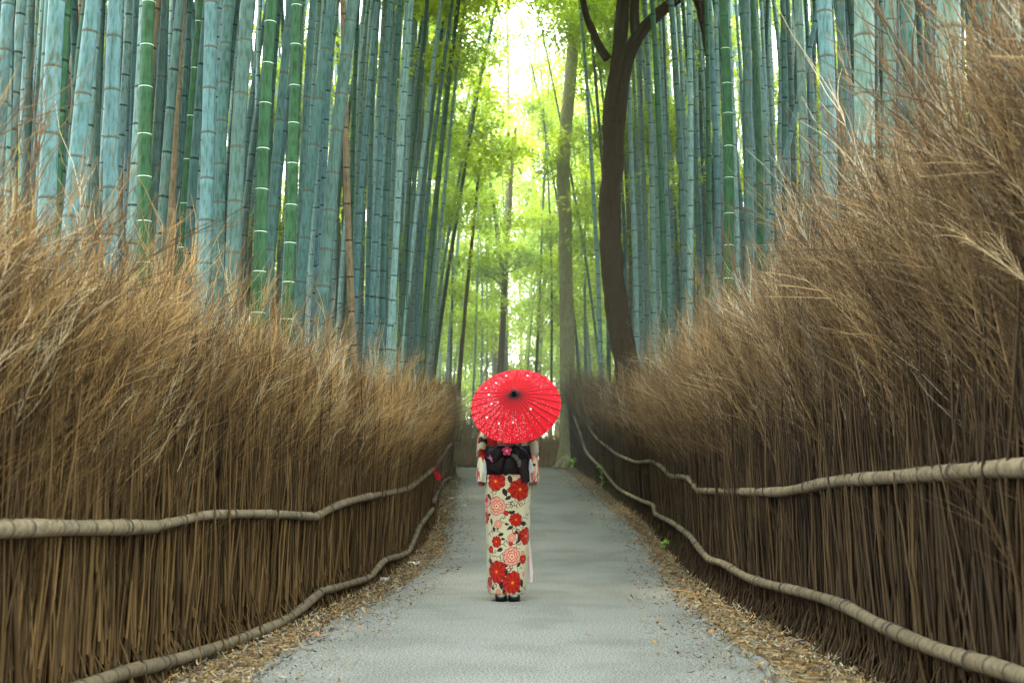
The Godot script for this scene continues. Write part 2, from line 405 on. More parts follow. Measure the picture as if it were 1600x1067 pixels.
func fence(line: Array, d0: float, d1: float, inward: float, height: Callable, cols: Array, root: Node3D, density: float, lean_in: float, lean_on: float) -> void:
	var wob := FastNoiseLite.new()
	wob.seed = 31
	wob.frequency = .55
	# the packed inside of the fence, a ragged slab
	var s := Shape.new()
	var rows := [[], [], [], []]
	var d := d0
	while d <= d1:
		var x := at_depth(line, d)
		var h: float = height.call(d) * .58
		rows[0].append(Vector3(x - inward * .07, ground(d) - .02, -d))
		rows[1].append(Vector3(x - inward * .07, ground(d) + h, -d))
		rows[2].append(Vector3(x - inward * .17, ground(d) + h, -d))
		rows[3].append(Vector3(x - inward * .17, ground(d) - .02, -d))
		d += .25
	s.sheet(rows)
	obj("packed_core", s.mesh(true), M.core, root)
	var length := d1 - d0
	# upright sticks of the lower half
	for k in 4:
		var where := []
		var tint := []
		var m := stick_mesh(k)
		rng.seed = 300 + k
		for i in int(length * density * .26):
			d = d0 + rr(0, 1) * length
			var depth := rr(-.02, .12)
			var x := at_depth(line, d) - inward * depth
			var b := Basis(Vector3.UP, rr(0, TAU))
			var scale := rr(.5, 1.35)
			b = b.scaled(Vector3(scale * 1.1, rr(.7, 1.1), scale * 1.1))
			b = Basis(Vector3.BACK, -inward * (rr(-.06, .04))) * Basis(Vector3.RIGHT, rr(-.13, .09) if rr(0, 1) > .14 else rr(-.42, .3)) * b
			where.append(Transform3D(b, Vector3(x, ground(d) + rr(-.03, .3), -d)))
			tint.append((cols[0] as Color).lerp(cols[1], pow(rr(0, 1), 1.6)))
		# the splayed foot: short bent sticks that reach to the path
		for i in int(length * density * .045):
			d = d0 + rr(0, 1) * length
			var x := at_depth(line, d)
			var b := Basis(Vector3.UP, rr(0, TAU)).scaled(Vector3(1, rr(.14, .24), 1))
			b = Basis(Vector3.BACK, -inward * rr(-.75, -.25)) * Basis(Vector3.RIGHT, rr(-.25, .25)) * b
			where.append(Transform3D(b, Vector3(x + inward * rr(.03, .1), ground(d) - .01, -d)))
			tint.append((cols[0] as Color).lerp(cols[1], rr(.1, .7)))
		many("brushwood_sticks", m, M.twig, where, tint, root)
	# fine sprays of the upper half, swept along the fence and over the path
	for k in 6:
		var where := []
		var tint := []
		var m := sprig_mesh(k)
		rng.seed = 400 + k
		for i in int(length * density * .22):
			d = d0 + rr(0, 1) * length
			var hh: float = height.call(d) * (1.0 + .07 * wob.get_noise_2d(d * 2.0, 9))
			var u := rr(0, 1)
			var low := rr(0, 1) < .3
			var start := lerpf(.05 if low else .36, .38 if low else .68, u) * hh
			var depth := (rr(.03, .24) - .05 * u) if not low else rr(.035, .12)
			var x := at_depth(line, d) - inward * depth
			var size := (hh * (rr(.82, 1.1) + (rr(.1, .3) if rr(0, 1) < .1 else 0.0)) - start) / 1.02
			if low: size = rr(.45, .8)
			var wave := wob.get_noise_2d(d, 0)
			var swing := rr(.25, 1.25) * (.55 + .6 * u) * (.2 if low else 1.0)
			var b := Basis(Vector3.UP, rr(0, TAU)).scaled(Vector3(1, 1, 1) * size)
			b = Basis(Vector3.BACK, -inward * (lean_in * swing + .1 * wave)) * Basis(Vector3.RIGHT, -lean_on * swing * (1.0 + .5 * wave) + rr(-.12, .12)) * b
			where.append(Transform3D(b, Vector3(x, ground(d) + start, -d)))
			var c := (cols[2] as Color).lerp(cols[3], clampf(pow(rr(0, 1), 1.7) + .3 * wob.get_noise_2d(d * 1.5, 70), 0, 1))
			if rr(0, 1) < .06: c = c.lerp(cols[4], .7)
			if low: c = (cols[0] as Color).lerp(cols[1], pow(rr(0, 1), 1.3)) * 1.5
			tint.append(c)
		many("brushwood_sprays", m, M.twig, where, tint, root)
	# longer single twigs that stand out
	rng.seed = 77
	var strays := [sprig_mesh(11), sprig_mesh(12), sprig_mesh(13)]
	for i in 40:
		d = d0 + pow(rr(0, 1), 1.5) * length
		var hh: float = height.call(d)
		var o := obj("stray_twig", strays[i % 3], M.stray, root, Vector3(at_depth(line, d) + inward * .03, ground(d) + hh * rr(.55, .82), -d))
		o.basis = Basis(Vector3.BACK, -inward * rr(.1, .55)) * Basis(Vector3.RIGHT, -rr(.2, .8)) * Basis(Vector3.UP, rr(0, TAU)).scaled(Vector3.ONE * rr(.3, .5))

func rail(points: Array, r0: float, r1: float, root: Node3D, tone: Color, seed_: int) -> void:
	rng.seed = seed_
	var curve := Curve3D.new()
	for i in points.size():
		var a: Vector3 = points[maxi(i - 1, 0)]
		var b: Vector3 = points[mini(i + 1, points.size() - 1)]
		var t := (b - a) * .16
		curve.add_point(points[i], -t, t)
	curve.bake_interval = .02
	var length := curve.get_baked_length()
	var pts := PackedVector3Array()
	var rad := PackedFloat32Array()
	var col := PackedColorArray()
	var s := 0.0
	var next := rr(.06, .14)
	var marks := []
	var tone2 := tone
	while s < length:
		var r := lerpf(r0, r1, s / length) * (1.0 + .06 * sin(s * 7.0 + seed_) + rr(-.02, .02))
		if s >= next:
			for q in [[0.0, .98, 1.0], [.006, 1.1, .42], [.014, 1.12, .5], [.022, 1.03, 1.08]]:
				pts.append(curve.sample_baked(minf(s + q[0], length)))
				rad.append(r * q[1])
				col.append(Color(tone2.r * q[2], tone2.g * q[2], tone2.b * q[2]))
			marks.append(s)
			s += .05
			next = s + rr(.06, .2)
			tone2 = tone * rr(.82, 1.12)
		else:
			pts.append(curve.sample_baked(s))
			rad.append(r)
			col.append(tone2)
			s += .04
	var sh := Shape.new()
	sh.tube(pts, rad, 12, col)
	var o := obj("rail", sh.mesh(), M.pole, root)
	# wire that ties the rail to the brushwood
	var k := 0.35
	while k < length and k < 8.0:
		var p := curve.sample_baked(k)
		var t := (curve.sample_baked(k + .03) - p).normalized()
		var side := t.cross(Vector3.UP).normalized()
		var up := side.cross(t)
		var loop := PackedVector3Array()
		var rw := PackedFloat32Array()
		var r := lerpf(r0, r1, k / length) * 1.1 + .002
		for q in 13:
			var a := TAU * q / 12.0
			loop.append(p + (side * cos(a) + up * sin(a)) * r + t * .006 * sin(a * .5))
			rw.append(.0034)
		var w := Shape.new()
		w.tube(loop, rw, 5)
		obj("wire_tie", w.mesh(), M.wire, o)
		k += rr(.7, 1.3)

func fences() -> void:
	M.stray = mat(lin(.40, .31, .19), .75)
	M.wire = mat(lin(.05, .045, .04), .5)
	var lf := thing("brushwood_fence")
	tag(lf, "golden brown brushwood fence with two bent rails along the left path edge", "fence")
	var left_h := func(d: float) -> float: return at_depth([Vector2(3, 1.86), Vector2(5, 1.74), Vector2(7.5, 1.66), Vector2(14, 1.52), Vector2(21, 1.4)], d)
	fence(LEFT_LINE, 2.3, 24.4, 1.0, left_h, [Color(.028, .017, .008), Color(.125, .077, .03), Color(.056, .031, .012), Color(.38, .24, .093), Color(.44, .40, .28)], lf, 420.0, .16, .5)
	var tone := Color(.19, .155, .10)
	for i in 3: rail(LEFT_UPPER[i], [.033, .024, .03][i], [.032, .028, .024][i], lf, tone * [1.0, .9, .82][i], 51 + i)
	for i in 3: rail(LEFT_LOWER[i], [.036, .028, .028][i], [.03, .028, .026][i], lf, tone * [.75, .8, .82][i], 61 + i)
	var rf := thing("brushwood_fence")
	tag(rf, "taller grey-brown brushwood fence with two bent rails along the right path edge", "fence")
	var right_h := func(d: float) -> float: return at_depth([Vector2(3, 2.5), Vector2(4.5, 2.3), Vector2(6.5, 2.08), Vector2(10, 1.95), Vector2(14, 1.74), Vector2(17.5, 1.56), Vector2(21, 1.56), Vector2(25, 1.72)], d)
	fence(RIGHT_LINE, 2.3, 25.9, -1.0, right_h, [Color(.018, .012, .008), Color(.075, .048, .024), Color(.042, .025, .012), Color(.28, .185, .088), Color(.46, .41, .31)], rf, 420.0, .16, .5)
	for i in 3: rail(RIGHT_UPPER[i], [.036, .026, .024][i], [.027, .026, .022][i], rf, tone * [.8, .85, .95][i], 71 + i)
	for i in 3: rail(RIGHT_LOWER[i], [.036, .03, .028][i], [.031, .028, .024][i], rf, tone * [.7, .85, .95][i], 81 + i)
	# the low fence across the bend
	var bf := thing("brushwood_fence")
	tag(bf, "low brushwood fence across the far bend, behind the woman", "fence")
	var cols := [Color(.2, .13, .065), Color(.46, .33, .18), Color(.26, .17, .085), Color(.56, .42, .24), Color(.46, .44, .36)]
	var where := [[], [], []]
	var tint := [[], [], []]
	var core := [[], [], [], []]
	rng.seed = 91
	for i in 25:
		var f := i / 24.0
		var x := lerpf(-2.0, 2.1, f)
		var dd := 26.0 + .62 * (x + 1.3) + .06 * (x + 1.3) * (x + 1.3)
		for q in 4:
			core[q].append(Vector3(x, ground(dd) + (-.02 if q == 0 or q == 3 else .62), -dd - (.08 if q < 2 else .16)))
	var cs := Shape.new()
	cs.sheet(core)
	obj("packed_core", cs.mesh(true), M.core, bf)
	for i in 2600:
		var f := rr(0, 1)
		var x := lerpf(-2.0, 2.1, f)
		var dd := 26.0 + .62 * (x + 1.3) + .06 * (x + 1.3) * (x + 1.3)
		var h := lerpf(1.2, .85, clampf((x + 1.2) / 2.0, 0, 1))
		var k := i % 3
		var top := k == 2
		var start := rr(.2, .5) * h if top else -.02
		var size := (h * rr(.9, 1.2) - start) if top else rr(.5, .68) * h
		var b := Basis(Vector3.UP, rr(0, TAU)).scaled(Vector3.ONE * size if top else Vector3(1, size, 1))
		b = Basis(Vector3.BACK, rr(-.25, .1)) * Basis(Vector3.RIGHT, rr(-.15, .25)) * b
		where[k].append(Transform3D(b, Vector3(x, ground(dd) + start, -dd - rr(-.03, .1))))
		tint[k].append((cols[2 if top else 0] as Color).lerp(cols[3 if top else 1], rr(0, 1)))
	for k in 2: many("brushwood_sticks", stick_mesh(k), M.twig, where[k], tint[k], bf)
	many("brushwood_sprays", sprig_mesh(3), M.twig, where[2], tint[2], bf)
	rail(BACK_UPPER, .03, .025, bf, tone, 95)
	rail(BACK_LOWER, .032, .026, bf, tone, 96)

# ---------- bamboo
const CULM_TOP := 12.5
var culms := []        # {mesh, marked, nodes}: mesh without, marked with the joint lines in its colours
var crowns := []
var ring_mesh: ArrayMesh

func bend(y: float, k: int) -> Vector3:
	var q := maxf(y - 3.5, 0.0)
	return Vector3([.010, .016, .006, .020, .012, .024][k % 6] * pow(q, 1.75) + .012 * sin(y * 1.1 + k * 2.0), y, .010 * sin(y * .8 + k))

func culm_radius(y: float) -> float:
	return .055 * (1.06 - .62 * pow(y / CULM_TOP, 1.25))

func make_culm(k: int) -> void:
	rng.seed = 500 + k
	var nodes := []
	var y := .06
	while y < CULM_TOP - .4:
		nodes.append(y)
		y += clampf(.20 + .05 * y, .2, .36) * rr(.92, 1.1) + (.1 if k % 3 == 1 else 0.0) * clampf(y, 0, 1)
	nodes.append(CULM_TOP)
	var made := []
	for marked in [false, true]:
		var p := PackedVector3Array()
		var r := PackedFloat32Array()
		var c := PackedColorArray()
		rng.seed = 520 + k
		for i in nodes.size() - 1:
			var y0: float = nodes[i]
			var gap: float = nodes[i + 1] - y0
			var body := rr(.76, .86)
			var line := grey(.16) if marked else grey(.5)
			for q in [[0.0, 1.035, line], [.012, 1.04, line if marked else grey(.7)], [.02, .995, grey(.92)], [.05, .985, grey(body + .05)], [gap * .5, .985, grey(body)], [gap - .05, .99, grey(body + .06)], [gap - .012, 1.0, grey(1.0)]]:
				var yy: float = y0 + q[0]
				p.append(bend(yy, k))
				r.append(culm_radius(yy) * q[1])
				c.append(q[2])
		var s := Shape.new()
		s.tube(p, r, 8 if marked else 16, c, false)
		made.append(s.mesh())
	culms.append({"mesh": made[0], "marked": made[1], "nodes": nodes})

func leaf_clump(seed_: int, count: int, size: float, spread: Vector3, broad: float) -> ArrayMesh:
	rng.seed = seed_
	var s := Shape.new()
	for i in count:
		var p := Vector3(rr(-1, 1), rr(-1, 1), rr(-1, 1)) * spread
		var a := rr(0, TAU)
		var dir := Vector3(cos(a), rr(-.9, .25), sin(a)).normalized()
		var side := dir.cross(Vector3.UP).normalized().rotated(dir, rr(-.7, .7))
		var l := size * rr(.7, 1.25)
		var w := l * broad
		var tone := grey(rr(.65, 1.0))
		var up := side.cross(dir)
		var q0 := s.put(p, up, Vector2.ZERO, tone)
		var q1 := s.put(p + dir * l * .4 + side * w - up * w * .3, up, Vector2.ZERO, tone)
		var q2 := s.put(p + dir * l - Vector3.UP * l * .12, up, Vector2.ZERO, tone)
		var q3 := s.put(p + dir * l * .4 - side * w - up * w * .3, up, Vector2.ZERO, tone)
		s.tri(q0, q1, q2)
		s.tri(q0, q2, q3)
	return s.mesh(true)

func crown(seed_: int, count: int, y0: float, y1: float, reach: float, bend_k: int, clump: Mesh, dark: Color, bright: Color, over := 0.0) -> MultiMesh:
	rng.seed = seed_
	var mm := MultiMesh.new()
	mm.transform_format = MultiMesh.TRANSFORM_3D
	mm.use_colors = true
	mm.mesh = clump
	mm.instance_count = count
	var boughs := []
	for i in maxi(6, count / 14):
		var t := pow(rr(0, 1), .8)
		var y := lerpf(y0, y1, t)
		var a := rr(0, TAU)
		boughs.append([bend(y, bend_k), Vector3(over * (.3 + t), 0, 0) + Vector3(cos(a), rr(-.15, .45), sin(a)) * reach * (1.0 - .55 * t) * rr(.5, 1.15), rr(0, 1)])
	for i in count:
		var b: Array = boughs[i % boughs.size()]
		var f := pow(rr(.05, 1), .8)
		var p: Vector3 = b[0] + b[1] * f + Vector3.DOWN * f * f * .3 * reach + Vector3(rr(-1, 1), rr(-1, 1), rr(-1, 1)) * .18
		mm.set_instance_transform(i, Transform3D(Basis.from_euler(Vector3(rr(-.5, .5), rr(0, TAU), rr(-.5, .5))).scaled(Vector3.ONE * rr(.7, 1.3)), p))
		mm.set_instance_color(i, dark.lerp(bright, clampf(b[2] * .7 + rr(-.2, .45), 0, 1)))
	return mm

func stalk(k: int, style: int, r: float, at: Vector3, lean: float, yaw: float, joints: bool, crown_k: int, called := "bamboo_stalk") -> Node3D:
	var o := thing(called, at)
	o.basis = Basis(Vector3.BACK, deg_to_rad(-lean)) * Basis(Vector3.UP, yaw)
	o.set_meta("look", style)
	var f := r / .055
	var body := obj("culm", culms[k].mesh if joints else culms[k].marked, M.culm[style], o)
	body.scale = Vector3(f, 1, f)
	# the bend must not grow with the thickness
	if joints:
		var jm: Material = M.joint_pale if style == 3 else (M.joint_tan if style == 4 else M.joint_dark)
		for y in culms[k].nodes:
			if y > .4 and y < 5.6:
				var j := obj("joint", ring_mesh, jm, o)
				var b := bend(y, k)
				var rad := culm_radius(y) * f
				j.transform = Transform3D(Basis.from_scale(Vector3(rad, .018 if style == 3 else .03, rad)), Vector3(b.x * f, y, b.z * f))
	if crown_k >= 0:
		var cr := many_of("foliage", crowns[crown_k], M.bamboo_leaf, o)
		cr.scale = Vector3.ONE
	return o

const ORDER := ["first", "second", "third", "fourth", "fifth", "sixth", "seventh", "eighth", "ninth", "tenth", "eleventh", "twelfth", "thirteenth", "fourteenth", "fifteenth", "sixteenth", "seventeenth", "eighteenth", "nineteenth", "twentieth", "twenty-first", "twenty-second", "twenty-third", "twenty-fourth", "twenty-fifth", "twenty-sixth"]
const LOOKS := ["blue-grey", "grey-green", "dull green", "bright green white-ringed", "dry tan", "mottled teal", "pale grey", "pale blue"]

func groves() -> void:
	for k in 6: make_culm(k)
	var ring := Shape.new()
	var rp := PackedVector3Array()
	var rrad := PackedFloat32Array()
	for q in [[-.28, .98], [-.16, 1.05], [.0, 1.085], [.16, 1.05], [.28, .985]]:
		rp.append(Vector3(0, q[0], 0))
		rrad.append(q[1])
	ring.tube(rp, rrad, 16, [], false)
	ring_mesh = ring.mesh()
	var clump_a := leaf_clump(601, 16, .20, Vector3(.26, .2, .26), .11)
	var clump_b := leaf_clump(602, 16, .16, Vector3(.24, .2, .24), .12)
	M.clump_b = clump_b
	var dark := Color(.22, .36, .03)
	var bright := Color(.54, .68, .07)
	for k in 3: crowns.append(crown(610 + k, 100, 8.6, 12.6, 1.7, k, clump_a, dark, bright, 1.6))            # 0..2 high crowns
	for k in 3: crowns.append(crown(620 + k, 150, 4.4, 12.4, 1.4, k, clump_b, dark, bright))            # 3..5 crowns in view
	for k in 3: crowns.append(crown(630 + k, 150, 3.5, 12.0, 1.3, k, clump_b, dark, bright))            # 6..8 sparse, beyond the bend
	var seen := {}
	for i in STALKS.size():
		var t: Array = STALKS[i]
		var left: bool = i < LEFT_STALKS
		var d: float = -t[1]
		var near: bool = t[3] * 2.0 / d * 1216.0 > 8.2
		var crown_k := i % 3 if d < (19.6 if left else 26.0) else 3 + i % 3
		var k := i % 3
		rng.seed = 700 + i
		var yaw := (0.0 if left else PI) + rr(-.4, .4)
		if d > 22.0 and not left and t[2] < -2.0: yaw = PI
		var o := stalk(k if d < 18.0 else (k + 3 if k != 2 else 4), t[4], t[3], Vector3(t[0], ground(d) - .03, t[1]), t[2], yaw, near, crown_k)
		seen[[left, t[4]]] = seen.get([left, t[4]], 0) + 1
		o.set_meta("nth", seen[[left, t[4]]])
	var k := 0
	for c in get_children():
		if not c.has_meta("nth"): continue
		var t: Array = STALKS[k]
		var left := k < LEFT_STALKS
		var nth: int = c.get_meta("nth")
		var total: int = seen[[left, t[4]]]
		var width: String = "thick" if t[3] > .0555 else ("slim" if t[3] < .0435 else "tall")
		var which := ""
		if left: which = "%s such from the left edge" % ORDER[nth - 1]
		else: which = "%s such from the right edge" % ORDER[total - nth]
		tag(c, "%s %s bamboo stalk in the %s grove, %s" % [width, LOOKS[t[4]], "left" if left else "right", which], "bamboo", "bamboo stalks of the %s grove" % ("left" if left else "right"))
		c.set_meta("front", "%s %s front stalk from %s" % [ORDER[(nth - 1) if left else (total - nth)], LOOKS[t[4]], "left" if left else "right"])
		c.remove_meta("nth")
		k += 1
	# the stalks deeper in: individuals first, the farthest as one mass
	rng.seed = 800
	var spots := []
	for side in [-1.0, 1.0]:
		var tries := 0
		var want := 69
		while want > 0 and tries < 4000:
			tries += 1
			var d := rr(7.0, 42.0)
			var lim := absf(at_depth(LEFT_LINE if side < 0 else RIGHT_LINE, minf(d, 24.0)))
			var x: float = side * (lim + 1.0 + (.6 if d < 14.0 else 0.0) + pow(rr(0, 1), 1.2) * (5.0 + d * .13))
			var p := Vector3(x, 0, -d)
			if absf(x / d) > .52: continue
			if d > 25.0 and side > 0 and x < 2.2 + (d - 25.0) * .05: continue
			var ok := true
			for q in spots:
				if (q as Vector3).distance_to(p) < .34: ok = false; break
			if not ok: continue
			spots.append(p)
			want -= 1
			var style: int = [0, 0, 5, 1, 5, 2, 1, 3, 4, 0][rng.randi() % 10]
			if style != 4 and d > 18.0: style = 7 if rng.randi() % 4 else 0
			var yaw := (0.0 if side < 0 else PI) + rr(-.7, .7)
			var lean: float = rr(-.5, 3.0) * -side
			if side < 0: lean = absf(lean) * .9
			else: lean = rr(-1.2, 2.0)
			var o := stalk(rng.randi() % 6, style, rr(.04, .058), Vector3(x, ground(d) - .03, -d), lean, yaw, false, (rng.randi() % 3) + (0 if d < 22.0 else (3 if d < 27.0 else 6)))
			var where := "left" if side < 0 else "right"
			o.set_meta("deep", 1)
			tag(o, "", "bamboo", "bamboo stalks deep inside the %s grove" % where)
	for side in [-1.0, 1.0]:
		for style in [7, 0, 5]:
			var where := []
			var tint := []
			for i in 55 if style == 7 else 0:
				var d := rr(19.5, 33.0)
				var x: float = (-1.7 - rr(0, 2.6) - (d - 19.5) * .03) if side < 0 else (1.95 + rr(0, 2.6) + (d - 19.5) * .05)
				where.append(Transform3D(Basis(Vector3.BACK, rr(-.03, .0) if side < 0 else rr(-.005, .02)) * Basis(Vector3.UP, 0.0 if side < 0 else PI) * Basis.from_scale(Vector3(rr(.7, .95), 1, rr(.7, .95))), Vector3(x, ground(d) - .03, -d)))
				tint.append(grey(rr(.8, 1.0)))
			for i in 140:
				var d := rr(9.0, 36.0)
				var lim := absf(at_depth(LEFT_LINE if side < 0 else RIGHT_LINE, minf(d, 24.0)))
				var x: float = side * (lim + 2.2 + rr(0, 1) * (3.5 + d * .1))
				where.append(Transform3D(Basis(Vector3.BACK, rr(-.05, .03) * side * -1.0) * Basis(Vector3.UP, rr(0, TAU)) * Basis.from_scale(Vector3(rr(.75, 1.05), 1, rr(.75, 1.05))), Vector3(x, ground(d) - .03, -d)))
				tint.append(grey(rr(.7, 1.0)))
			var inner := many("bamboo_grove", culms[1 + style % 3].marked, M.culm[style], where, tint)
			tag(inner, "crowded %s bamboo stalks filling the depth of the %s grove" % [LOOKS[style], "left" if side < 0 else "right"], "bamboo grove")
	# upright stalks along the last stretch of both fences
	for i in 26:
		var left := i < 17
		var d := rr(19.5, 26.0)
		var x: float = (-1.75 - rr(0, 1.5)) if left else (1.95 + rr(0, 1.6))
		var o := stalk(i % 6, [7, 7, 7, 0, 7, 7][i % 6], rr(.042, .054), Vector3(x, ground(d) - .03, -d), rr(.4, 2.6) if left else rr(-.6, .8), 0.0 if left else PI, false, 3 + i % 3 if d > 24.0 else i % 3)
		o.set_meta("deep", 1)
		tag(o, "", "bamboo", "bamboo stalks deep inside the %s grove" % ("left" if left else "right"))
	# tall stalks that arch over the bend from both sides
	for i in 16:
		var left := i % 2 == 0
		var d := 27.5 + i * .65
		var x := (-1.9 - rr(0, 2.2)) if left else (2.6 + rr(0, 2.0))
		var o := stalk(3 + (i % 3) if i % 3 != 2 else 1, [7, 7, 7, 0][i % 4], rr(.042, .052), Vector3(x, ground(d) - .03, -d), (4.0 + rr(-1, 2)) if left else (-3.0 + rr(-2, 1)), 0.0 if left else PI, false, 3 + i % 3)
		o.scale = Vector3.ONE * rr(1.05, 1.25)
		o.set_meta("far", i)
		tag(o, "", "bamboo", "slender bamboo beyond the bend")
	# slender stalks beyond the bend, in the bright gap
	for i in 34:
		var d := rr(30.0, 56.0)
		var x := rr(-.062, .075) * d + rr(-.6, .6)
		if i < 8: x = (.055 + rr(0, .02)) * d
		var lean := clampf(-x * 1.2, -5, 5) + rr(-3, 4)
		var o := stalk(rng.randi() % 6, [7, 5, 2, 7, 0][rng.randi() % 5], rr(.032, .05), Vector3(x, ground(d) - .03, -d), lean, rr(0, TAU), false, 6 + rng.randi() % 3)
		o.set_meta("far", i)
		tag(o, "", "bamboo", "slender bamboo beyond the bend")
	for side in [-1.0, 1.0]:
		for style in [0, 5, 2]:
			var where := []
			var tint := []
			for i in 60:
				var d := rr(20.0, 70.0)
				var x: float = side * (5.0 + d * .06 + pow(rr(0, 1), 1.0) * d * .42)
				where.append(Transform3D(Basis(Vector3.BACK, rr(-.05, .05)) * Basis(Vector3.UP, rr(0, TAU)) * Basis.from_scale(Vector3(.9, 1, .9)), Vector3(x, ground(d) - .03, -d)))
				tint.append(grey(rr(.75, 1.0)))
			var far := many("bamboo_grove", culms[3].marked, M.culm[style], where, tint)
			tag(far, "mass of far %s bamboo stalks at the back of the %s grove" % [LOOKS[style], "left" if side < 0 else "right"], "bamboo grove")
	# the grove goes on behind the camera on both sides of the path
	for side in [-1.0, 1.0]:
		var where := []
		var tint := []
		var leafy := []
		var leafy_tint := []
		for i in 90:
			var d := rr(-26.0, 5.0)
			var x: float = side * (2.8 + pow(rr(0, 1), 1.3) * 11.0)
			if d > 0.0: x = side * (3.2 + rr(0, 9))
			var tr := Transform3D(Basis(Vector3.UP, rr(0, TAU)), Vector3(x, -.03, -d))
			where.append(tr)
			tint.append(grey(rr(.75, 1.0)))
			for q in 70:
				var t := rr(0, 1)
				leafy.append(Transform3D(Basis.from_euler(Vector3(rr(-.5, .5), rr(0, TAU), rr(-.5, .5))).scaled(Vector3.ONE * rr(.9, 1.6)), Vector3(x - side * t * 2.2, 4.5 + 8.0 * t, -d) + Vector3(rr(-1, 1), rr(-.3, .3), rr(-1, 1)) * 1.3))
				leafy_tint.append(dark.lerp(bright, rr(0, 1)))
		var back := many("bamboo_grove", culms[4].marked, M.culm[0], where, tint)
		tag(back, "bamboo of the %s grove going on behind the viewer" % ("left" if side < 0 else "right"), "bamboo grove")
		many("foliage", clump_a, M.bamboo_leaf, leafy, leafy_tint, back)
	# leafy young bamboo that closes the view behind the stalks
	var thicket := crown(640, 900, .2, 10.5, 3.0, 2, leaf_clump(603, 18, .22, Vector3(.4, .3, .4), .13), dark, bright)
	var n := 0
	for p in [[-7.5, 24], [-10, 30], [-13.5, 33], [-5.5, 36], [-9, 40], [-15, 42], [-18, 34], [7.5, 26], [10, 32], [13.5, 35], [6.2, 37], [9.5, 42], [15, 44], [18, 36], [-2.5, 60], [2.0, 64], [5.5, 58], [-6, 56], [-11, 25], [-9, 22.5], [11, 25], [9.2, 22], [-3.6, 44], [3.8, 46]]:
		var o := thing("bamboo_thicket", Vector3(p[0], .55, -p[1]))
		o.rotation.y = n * 1.7
		many_of("foliage", thicket, M.bamboo_leaf, o)
		for q in 3:
			var cu := obj("culm", culms[(n + q) % 6].marked, M.culm[2], o, Vector3(rr(-1, 1), 0, rr(-1, 1)))
			cu.scale = Vector3(.5, .85, .5)
		n += 1
		tag(o, "leafy yellow-green bamboo thicket behind the stalks, %s one from the left" % ORDER[[6, 5, 2, 8, 7, 4, 0, 17, 18, 20, 15, 16, 19, 23, 11, 12, 14, 9, 1, 3, 22, 21, 10, 13][n - 1]], "bamboo thicket", "bamboo thickets behind the stalks")

	name_stalks()
	var fog := FogVolume.new()
	fog.name = "glade_haze"
	fog.size = Vector3(60, 24, 54)
	fog.position = Vector3(0, 10, -43)
	var fm := FogMaterial.new()
	fm.albedo = Color(.95, 1.0, .9)
	fm.density = .0075
	fog.material = fm
	fog.set_meta("kind", "stuff")
	fog.set_meta("label", "pale haze hanging in the bright glade beyond the bend")
	add_child(fog)

# where a stalk crosses the height at which one compares them: its bearing from the path's start
func bearing(o: Node3D) -> float:
	var p := o.transform * Vector3(0, 2.5, 0)
	return p.x / -p.z

# each stalk deeper in is told by its colour and by the front stalk that it stands beside
func name_stalks() -> void:
	var front := []
	var by_look := {}
	for c in get_children():
		if c.has_meta("front"): front.append([bearing(c), c.get_meta("front")])
		elif c.has_meta("far"):
			var look: String = LOOKS[c.get_meta("look")]
			if not by_look.has(look): by_look[look] = []
			by_look[look].append([bearing(c), c])
	var alike := {}
	front.sort_custom(func(a, b): return a[0] < b[0])
	for c in get_children():
		if not c.has_meta("deep"): continue
		var x := bearing(c)
		var best := ""
		for f in front:
			if f[0] < x: best = f[1]
		var label: String = "slim %s stalk behind the %s" % [LOOKS[c.get_meta("look")], best] if best else "slim %s stalk deep in the grove at the left edge" % LOOKS[c.get_meta("look")]
		if not alike.has(label): alike[label] = []
		alike[label].append(c)
	for label in alike:
		var row: Array = alike[label]
		row.sort_custom(func(a, b): return a.position.z > b.position.z)
		for i in row.size():
			var word := ""
			if row.size() == 2: word = ["nearer ", "farther "][i]
			elif row.size() > 2: word = "farthest " if i == row.size() - 1 else ["nearest ", "second-nearest ", "third-nearest ", "fourth-nearest ", "fifth-nearest "][mini(i, 4)]
			row[i].set_meta("label", word + label)
	for look in by_look:
		var row: Array = by_look[look]
		row.sort_custom(func(a, b): return a[0] < b[0])
		for i in row.size():
			row[i][1].set_meta("label", "slender far %s bamboo stalk beyond the bend, %s such from the gap's left side" % [look, ORDER[mini(i, 25)]])
	for c in get_children():
		for k in ["front", "far", "deep", "look"]:
			if c.has_meta(k): c.remove_meta(k)

